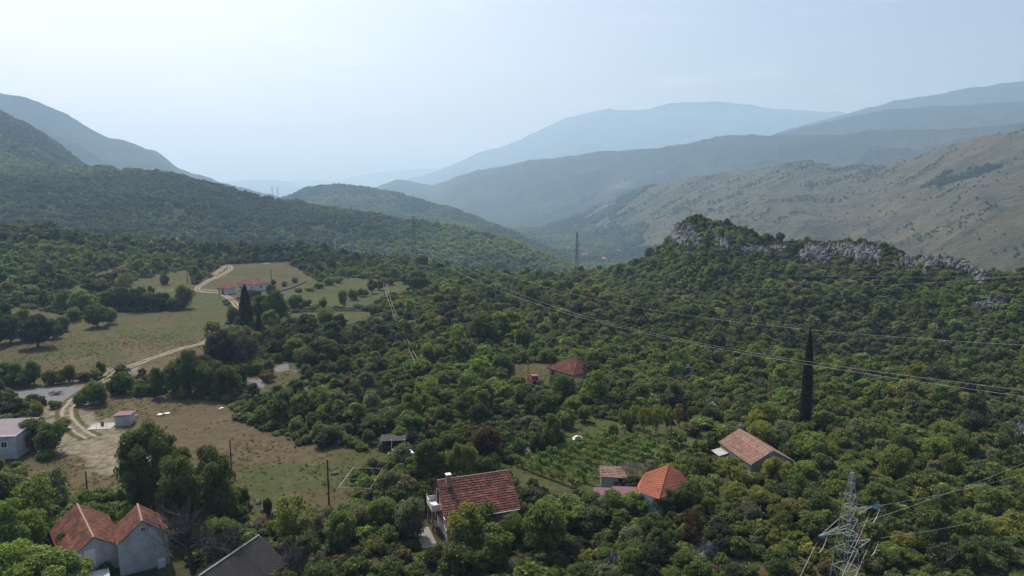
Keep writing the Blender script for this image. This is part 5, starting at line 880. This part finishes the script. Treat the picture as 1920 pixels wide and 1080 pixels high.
q = P(752, 858, 0); car((q.x, q.y, 0), math.radians(25), WHITP, 'white car half hidden by trees at the edge of the grass field')
q = P(404, 882, 0); t = thing('trailer', (q.x, q.y, 0), 'old rusty brown farm trailer parked beside the big dark trees', 'trailer', math.radians(-22)); b = MB().box((0, 0, .65), (3.0, 1.5, .12))
for s_ in (-1, 1): b.box((0, s_ * .78, .92), (3.0, .06, .5)); b.box((s_ * 1.5, 0, .92), (.06, 1.5, .5))
b.build('bed', RUST, t); MB().bar((1.5, 0, .55), (2.9, 0, .45), .05).build('drawbar', RUST, t)
for s_ in (-1, 1): MB().bar((-.2, s_ * .70, .34), (-.2, s_ * .88, .34), .34, .34, 12).build('wheel', BLACK, t)
q = P(713, 884, 0); t = thing('cultivator', (q.x, q.y, 0), 'small red garden tractor beside the dense grey-green trees', 'tractor', .4); MB().box((0, 0, .75), (1.1, .6, .5)).box((.1, 0, 1.1), (.5, .4, .3)).build('body', REDP_, t); MB().bar((-.5, 0, 1.0), (-1.1, .3, 1.35), .03).bar((-.5, 0, 1.0), (-1.1, -.3, 1.35), .03).build('handlebar', BLACK, t)
for s_ in (-1, 1): MB().bar((0, s_ * .34, .35), (0, s_ * .5, .35), .35, .35, 12).build('wheel', BLACK, t)
q = P(634, 834, 0); t = thing('satellite_dish', (q.x, q.y, 0), 'round dish with a dark rim lying at the tree line of the brown field', 'dish', -.6); dm = MB(); dm.lathe((0, 0, 0), [(.05, .0), (.35, .06), (.75, .25), (.78, .25), (.36, .02), (.04, -.05)], 20); o = dm.build('dish', STEEL, t); o.rotation_euler = (1.1, 0, .3); o.location = (0, 0, .8); MB().bar((0, 0, 0), (0, .1, .8), .05).build('stand', BLACK, t)
q = P(625, 833, 0); o = MB().lathe((0, 0, 0), [(.22, 0), (.36, .25), (.38, .27), (.34, .24), (.2, .05)], 14).build('basin', PAINT); o.location = (q.x, q.y, .02); tag(o, 'white basin on the ground left of the round dish', 'basin')
for k, (px_, py_, w_, d_, h_, lb) in enumerate([(300, 778, 1.0, .9, .14, 'left of two white boards lying on the brown field'), (313, 776, 1.0, .9, .14, 'right of two white boards lying on the brown field'), (415, 769, .8, .6, .45, 'white box at the upper right edge of the brown field'), (253, 781, 1.0, .5, .2, 'pale slab on the grass right of the mauve-roofed shed')]):
    q = P(px_, py_, 0); o = MB().box((0, 0, h_ / 2), (w_, d_, h_)).box((.1, 0, h_ + .03), (w_ * .8, d_ * .8, .05)).build('board' if k != 2 else 'box', PAINT if k < 3 else CONC); o.location = (q.x, q.y, .0); o.rotation_euler = (0, 0, .4 * k); tag(o, lb, 'board' if k != 2 else 'box')
# tarpaulin heap, clothes heap
for px_, py_, lb in [(1083, 823, 'crumpled white tarpaulin on the garden lawn above the vineyard'), (984, 843, 'rounded white sheet over a heap left of the vineyard'), (195, 958, 'crumpled white sheet on bushes behind the red roofed houses')]:
    q = P(px_, py_, 0); n = 12; u = np.linspace(-1, 1, n); UX, UY = np.meshgrid(u, u); ZZ = .5 * np.clip(1 - UX ** 2 - UY ** 2, 0, 1) ** .5 + .12 * fbm(UX * 3, UY * 3, 3, int(px_)) ; ZZ = np.maximum(ZZ, 0.02); i_ = np.arange(n * n).reshape(n, n)
    o = mesh_np('tarpaulin', np.stack([UX * .9, UY * .7, ZZ * 1.1], -1).reshape(-1, 3), np.stack([i_[:-1, :-1], i_[:-1, 1:], i_[1:, 1:], i_[1:, :-1]], -1).reshape(-1, 4), PAINT, smooth=True); o.location = (q.x, q.y, Hs(q.x, q.y) + .05); tag(o, lb, 'tarpaulin')
# piles of dark brushwood
for px_, py_, w_, lb in [(105, 741, 2.0, 'dark pile of logs on the pale rock beside the track'), (180, 762, 1.8, 'dark brushwood pile below the round bush beside the track'), (62, 789, 1.2, 'small reddish brushwood pile left of the track')]:
    q = P(px_, py_, 0); b = MB(); rr_2 = random.Random(px_)
    for k in range(70): a_ = Vector((rr_2.gauss(0, w_ * .28), rr_2.gauss(0, .35), rr_2.uniform(0, .6))); e_ = Vector((rr_2.uniform(-1, 1) * .8, rr_2.uniform(-.5, .5), rr_2.uniform(-.1, .25))); b.bar(a_, a_ + e_, .06, .04, 5)
    o = b.build('log_pile', RUST if px_ == 62 else WOOD); o.location = (q.x, q.y, Hs(q.x, q.y)); tag(o, lb, 'wood pile')
# ---------------------------------------------------------------- rock
def rock_into(b, c, s, rr2, spiky=0.0):
    bm = bmesh.new(); bmesh.ops.create_icosphere(bm, subdivisions=2 if spiky < .25 else 1, radius=1); sx, sy, sz_ = [s * rr2.uniform(.6, 1.15) for _ in range(3)]; sz_ *= 1 + spiky; off = rr2.uniform(0, 90); vs = []
    lean = (rr2.uniform(-.4, .4), rr2.uniform(-.3, .3))
    for v in bm.verts:
        n_ = float(fbm(np.array([v.co.x * 1.6 + off]), np.array([v.co.y * 1.6 + v.co.z * 1.3]), 3, 5)[0]); k = 1 + .55 * n_ + (rr2.uniform(-.28, .28) if spiky >= .25 else rr2.uniform(-.06, .06)); tp = 1 - spiky * .45 * max(v.co.z, 0)
        vs.append((c[0] + v.co.x * sx * k * tp + lean[0] * v.co.z * sz_, c[1] + v.co.y * sy * k * tp + lean[1] * v.co.z * sz_, c[2] + v.co.z * sz_ * k))
    b.add(vs, [tuple(v.index for v in f.verts) for f in bm.faces]); bm.free()
def outcrop(name, pts, n, s, wpx, label, spiky=.9, seed=0, cat='rocks'):
    rr2 = random.Random(seed); b = MB(); o0 = G(*pts[len(pts) // 2])
    for k in range(int(n * 1.7)):
        f_ = rr2.random() * (len(pts) - 1); i = int(f_); f_ -= i; px_ = pts[i][0] + (pts[i + 1][0] - pts[i][0]) * f_ + rr2.gauss(0, wpx * .5); py_ = pts[i][1] + (pts[i + 1][1] - pts[i][1]) * f_ + rr2.gauss(0, wpx)
        q = G(px_, py_) - o0
        if abs(q.y) > 45: continue
        rock_into(b, (q.x, q.y, q.z + s * .45), s * rr2.uniform(.3, 1.0), rr2, spiky)
    m_ = 36 if len(pts) > 2 else 6
    for k in range(m_):
        f_ = k / (m_ - 1) * (len(pts) - 1.001); i = int(f_); f_ -= i; q = G(pts[i][0] * (1 - f_) + pts[i + 1][0] * f_, pts[i][1] * (1 - f_) + pts[i + 1][1] * f_) - o0
        rock_into(b, (q.x, q.y, q.z - s * .8), s * 1.7, rr2, 0)
    o = b.build(name, LIME); o.location = o0; tag(o, label, cat); return o
outcrop('rock_outcrop', [(1268, 425), (1272, 445), (1290, 450), (1308, 455)], 130, 2.0, 7, 'grey limestone crag just below the summit of the wooded knoll', .6, 1)
outcrop('rock_outcrop', [(1333, 430), (1345, 452), (1362, 462)], 24, 1.6, 5, 'scattered grey rocks right of the summit crag on the knoll', .6, 2); outcrop('rock_outcrop', [(1392, 472), (1430, 470), (1470, 468)], 120, 1.3, 3, 'thin line of grey rocks along the middle of the knoll ridge', .4, 3)
outcrop('rock_outcrop', [(1510, 478), (1545, 471), (1590, 470), (1620, 475), (1645, 481)], 190, 1.6, 9, 'broad field of jagged grey limestone below the knoll ridge', .45, 4); outcrop('rock_outcrop', [(1680, 494), (1730, 496), (1780, 492), (1810, 500), (1835, 512), (1842, 526)], 150, 1.45, 6, 'long band of jagged grey limestone falling right along the ridge', .5, 5)
outcrop('rock_outcrop', [(1825, 575), (1855, 574), (1882, 580)], 45, 1.3, 6, 'patch of grey rocks on the right slope below the ridge', .8, 6); outcrop('rock_outcrop', [(1270, 690), (1290, 698), (1310, 708)], 20, 1.0, 3, 'pale rocks showing through the scrub left of the lone cypress', .2, 7)
outcrop('rock_outcrop', [(1305, 1050), (1330, 1030), (1345, 1020)], 26, .9, 8, 'tumbled grey boulders beside the rust-coloured tree at bottom right', .3, 8); outcrop('rock_outcrop', [(1125, 1050), (1150, 1058), (1175, 1062)], 18, 1.1, 7, 'dark grey boulders at the bottom edge right of the pink house', .3, 9)
outcrop('rock_outcrop', [(1888, 812), (1905, 818), (1920, 822)], 16, 1.1, 5, 'pale rock outcrop at the right edge above the wires', .4, 10); outcrop('rock_outcrop', [(1330, 745), (1345, 760), (1325, 768)], 22, .8, 6, 'small grey rocks in the gap above the garden', .4, 11); outcrop('rock_outcrop', [(1000, 610), (985, 608)], 6, 1.3, 2, 'flat pale rock slab in the middle of the wood', .0, 12)
outcrop('rock_outcrop', [(700, 640), (730, 636), (748, 632)], 22, 1.2, 5, 'pale rocks scattered in the wood below the green meadow', .4, 13); outcrop('rock_outcrop', [(790, 488), (812, 492)], 8, 1.6, 2, 'far pale rocks at the edge of the plateau', .5, 14); outcrop('rock_outcrop', [(1085, 632), (1090, 640)], 6, 1.0, 3, 'small dark grey rock pile in the wood above the hipped roof', .8, 15)
outcrop('rock_outcrop', [(1720, 792), (1728, 796)], 5, .8, 2, 'single pale boulder right of the lone cypress', .1, 16)
for k, (px_, py_, s_, lb) in enumerate([(468, 952, .45, 'left boulder of the group on the grass'), (484, 946, .5, 'pale boulder behind the small dark bush on the grass'), (494, 962, .42, 'boulder touching the left side of the small dark bush'), (516, 966, .5, 'boulder touching the right side of the small dark bush'), (451, 968, .3, 'small pale stone nearest the big dark trees'), (612, 966, .28, 'lone white stone on the grass below the tall pole'), (626, 891, .35, 'flat pale stone right of the tall wooden pole'), (240, 697, .5, 'white stone beside the track in the upper meadow')]):
    q = P(px_, py_, 0); b = MB(); rock_into(b, (0, 0, s_ * .3), s_ * 1.3, random.Random(k + 40)); o = b.build('boulder', LIME); o.location = (q.x, q.y, Hs(q.x, q.y)); tag(o, lb, 'boulder')
# white horse grazing in the green meadow
q = P(536, 606, 0); t0 = Vector((q.x, q.y, Hs(q.x, q.y))); vv = [(0, 0, 1.15), (.45, 0, 1.15), (.85, 0, 1.2), (1.2, 0, 1.05), (1.45, 0, .65), (1.55, 0, .3), (-.45, 0, 1.18), (-.75, 0, 1.15), (-.9, 0, .8), (-.92, 0, .45)]; ee = [(0, 1), (1, 2), (2, 3), (3, 4), (4, 5), (0, 6), (6, 7), (7, 8), (8, 9)]; rad = [.30, .32, .26, .17, .13, .09, .32, .26, .05, .04]
for sx_, base_i, xs in ((1, 2, (.80, .86, .80, .80)), (1, 7, (-.72, -.62, -.84, -.80))):
    for sy_ in (-1, 1):
        b0_ = len(vv); vv += [(xs[0], sy_ * .16, .95), (xs[1], sy_ * .17, .6), (xs[2], sy_ * .17, .32), (xs[3], sy_ * .17, .02)]; rad += [.14, .08, .055, .06]; ee += [(base_i, b0_), (b0_, b0_ + 1), (b0_ + 1, b0_ + 2), (b0_ + 2, b0_ + 3)]
me = bpy.data.meshes.new('horse'); me.from_pydata(vv, ee, []); ho_ = bpy.data.objects.new('horse', me); col.objects.link(ho_); sk = ho_.modifiers.new('skin', 'SKIN'); ho_.modifiers.new('sub', 'SUBSURF').render_levels = 1
for d_, r_q in zip(me.skin_vertices[0].data, rad): d_.radius = (r_q, r_q)
me.skin_vertices[0].data[0].use_root = True; me.materials.append(mat('white_coat', (.62, .58, .52), .8)); ho_.location = t0; ho_.rotation_euler = (0, 0, math.radians(172)); tag(ho_, 'white horse grazing at the left end of the green meadow', 'horse')
# dry stone walls between the meadows
for pts, lb in [([(520, 548), (545, 541), (575, 528)], 'low tumbled dry stone wall right of the white bungalow'), ([(525, 607), (545, 586), (640, 583), (700, 584)], 'low dry stone wall along the upper edge of the green meadow'), ([(480, 590), (470, 600)], 'short stone wall beside the cypress')][:2]:
    q = [G(*a) for a in pts]; b = MB(); rr2 = random.Random(3)
    for a, c_ in zip(q[:-1], q[1:]):
        n = int((c_ - a).length / .45)
        for k in range(n): f_ = a.lerp(c_, k / n); b.box((f_.x - q[0].x + rr2.uniform(-.1, .1), f_.y - q[0].y + rr2.uniform(-.15, .15), Hs(f_.x, f_.y) - q[0].z + .2), (.6, .55, rr2.uniform(.4, .75)), rr2.uniform(0, 3))
    o = b.build('stone_wall', LIME); o.location = q[0]; tag(o, lb, 'stone wall')
# ---------------------------------------------------------------- one label for each tree
LM = [(886, 945, 'the pink house'), (265, 1010, 'the tall grey gable house'), (150, 1000, 'the low red roofed house'), (435, 1045, 'the dark corrugated barn'), (1245, 905, 'the orange hipped roof'), (1155, 902, 'the small tiled shed'), (1070, 687, 'the red hipped house'), (1398, 832, 'the weathered tile barn'), (467, 532, 'the white bungalow'),
      (228, 782, 'the mauve-roofed shed'), (1508, 740, 'the lone tall cypress'), (1597, 985, 'the near lattice pylon'), (1100, 870, 'the vineyard'), (463, 590, 'the broad cypress'), (20, 840, 'the left edge building'), (618, 910, 'the tall wooden pole'), (1000, 707, 'the red car'), (1325, 1030, 'the bottom right boulders'), (1900, 820, 'the right edge rocks'), (1257, 815, 'the garden pole'), (105, 738, 'the dark log pile'), (733, 838, 'the open shelter')]
cand = []
for (o, px_, py_, rad_) in trees:
    if py_ > 1120: py_ = 1100.0
    best = min(LM, key=lambda q: math.hypot(q[0] - px_, 1.3 * (q[1] - py_))); dx, dy = px_ - best[0], py_ - best[1]
    dr = ('right of' if dx > 0 else 'left of') if abs(dx) > 1.1 * abs(dy) else ('below' if dy > 0 else 'above')
    kind = {'shrub': 'shrub', 'tree': 'tree'}[o['category']]; size = 'large' if rad_ > 3.1 else 'small' if rad_ < 1.7 else 'medium'; tone = o['tone_word']; word = 'bare grey' if tone == 'bare' else tone
    cand.append((o, (size, word, kind, dr, best[2]), math.hypot(dx, dy)))
groups = {}
for o, key, d in cand: groups.setdefault(key, []).append((d, o))
for (size, word, kind, dr, lm), lst in groups.items():
    lst.sort(key=lambda q: q[0])
    for i, (d, o) in enumerate(lst):
        rank = '' if len(lst) == 1 else ('nearest ' if i == 0 else ordw[i] + ' nearest ' if i < 20 else f'{i + 1}th nearest ')
        o['label'] = (f'{rank}{size} {word} {kind} {dr} {lm}').replace('medium ', 'mid-sized '); o['group'] = 'shrubs' if kind == 'shrub' else 'bare trees' if word == 'bare grey' else 'broadleaf trees of the plateau'
for o, _, _, _ in trees:
    if 'tone_word' in o: del o['tone_word']
# ---------------------------------------------------------------- the hazy air of the valley
hz = MB().box((0, 8000, 440), (30000, 19600, 1160)).build('haze', mat('tmp'))
hz.data.materials.clear(); hm = bpy.data.materials.new('haze'); hm.use_nodes = True; hn = hm.node_tree; hn.nodes.clear()
ho = hn.nodes.new('ShaderNodeOutputMaterial'); hv = hn.nodes.new('ShaderNodeVolumePrincipled')
hv.inputs['Color'].default_value = (.47, .71, 1.0, 1); hv.inputs['Absorption Color'].default_value = (.30, .30, .30, 1); hv.inputs['Density'].default_value = HAZE; hv.inputs['Anisotropy'].default_value = 0.25
hn.links.new(hv.outputs[0], ho.inputs['Volume']); hz.data.materials.append(hm); tag(hz, kind='stuff'); hz.display_type = 'WIRE'
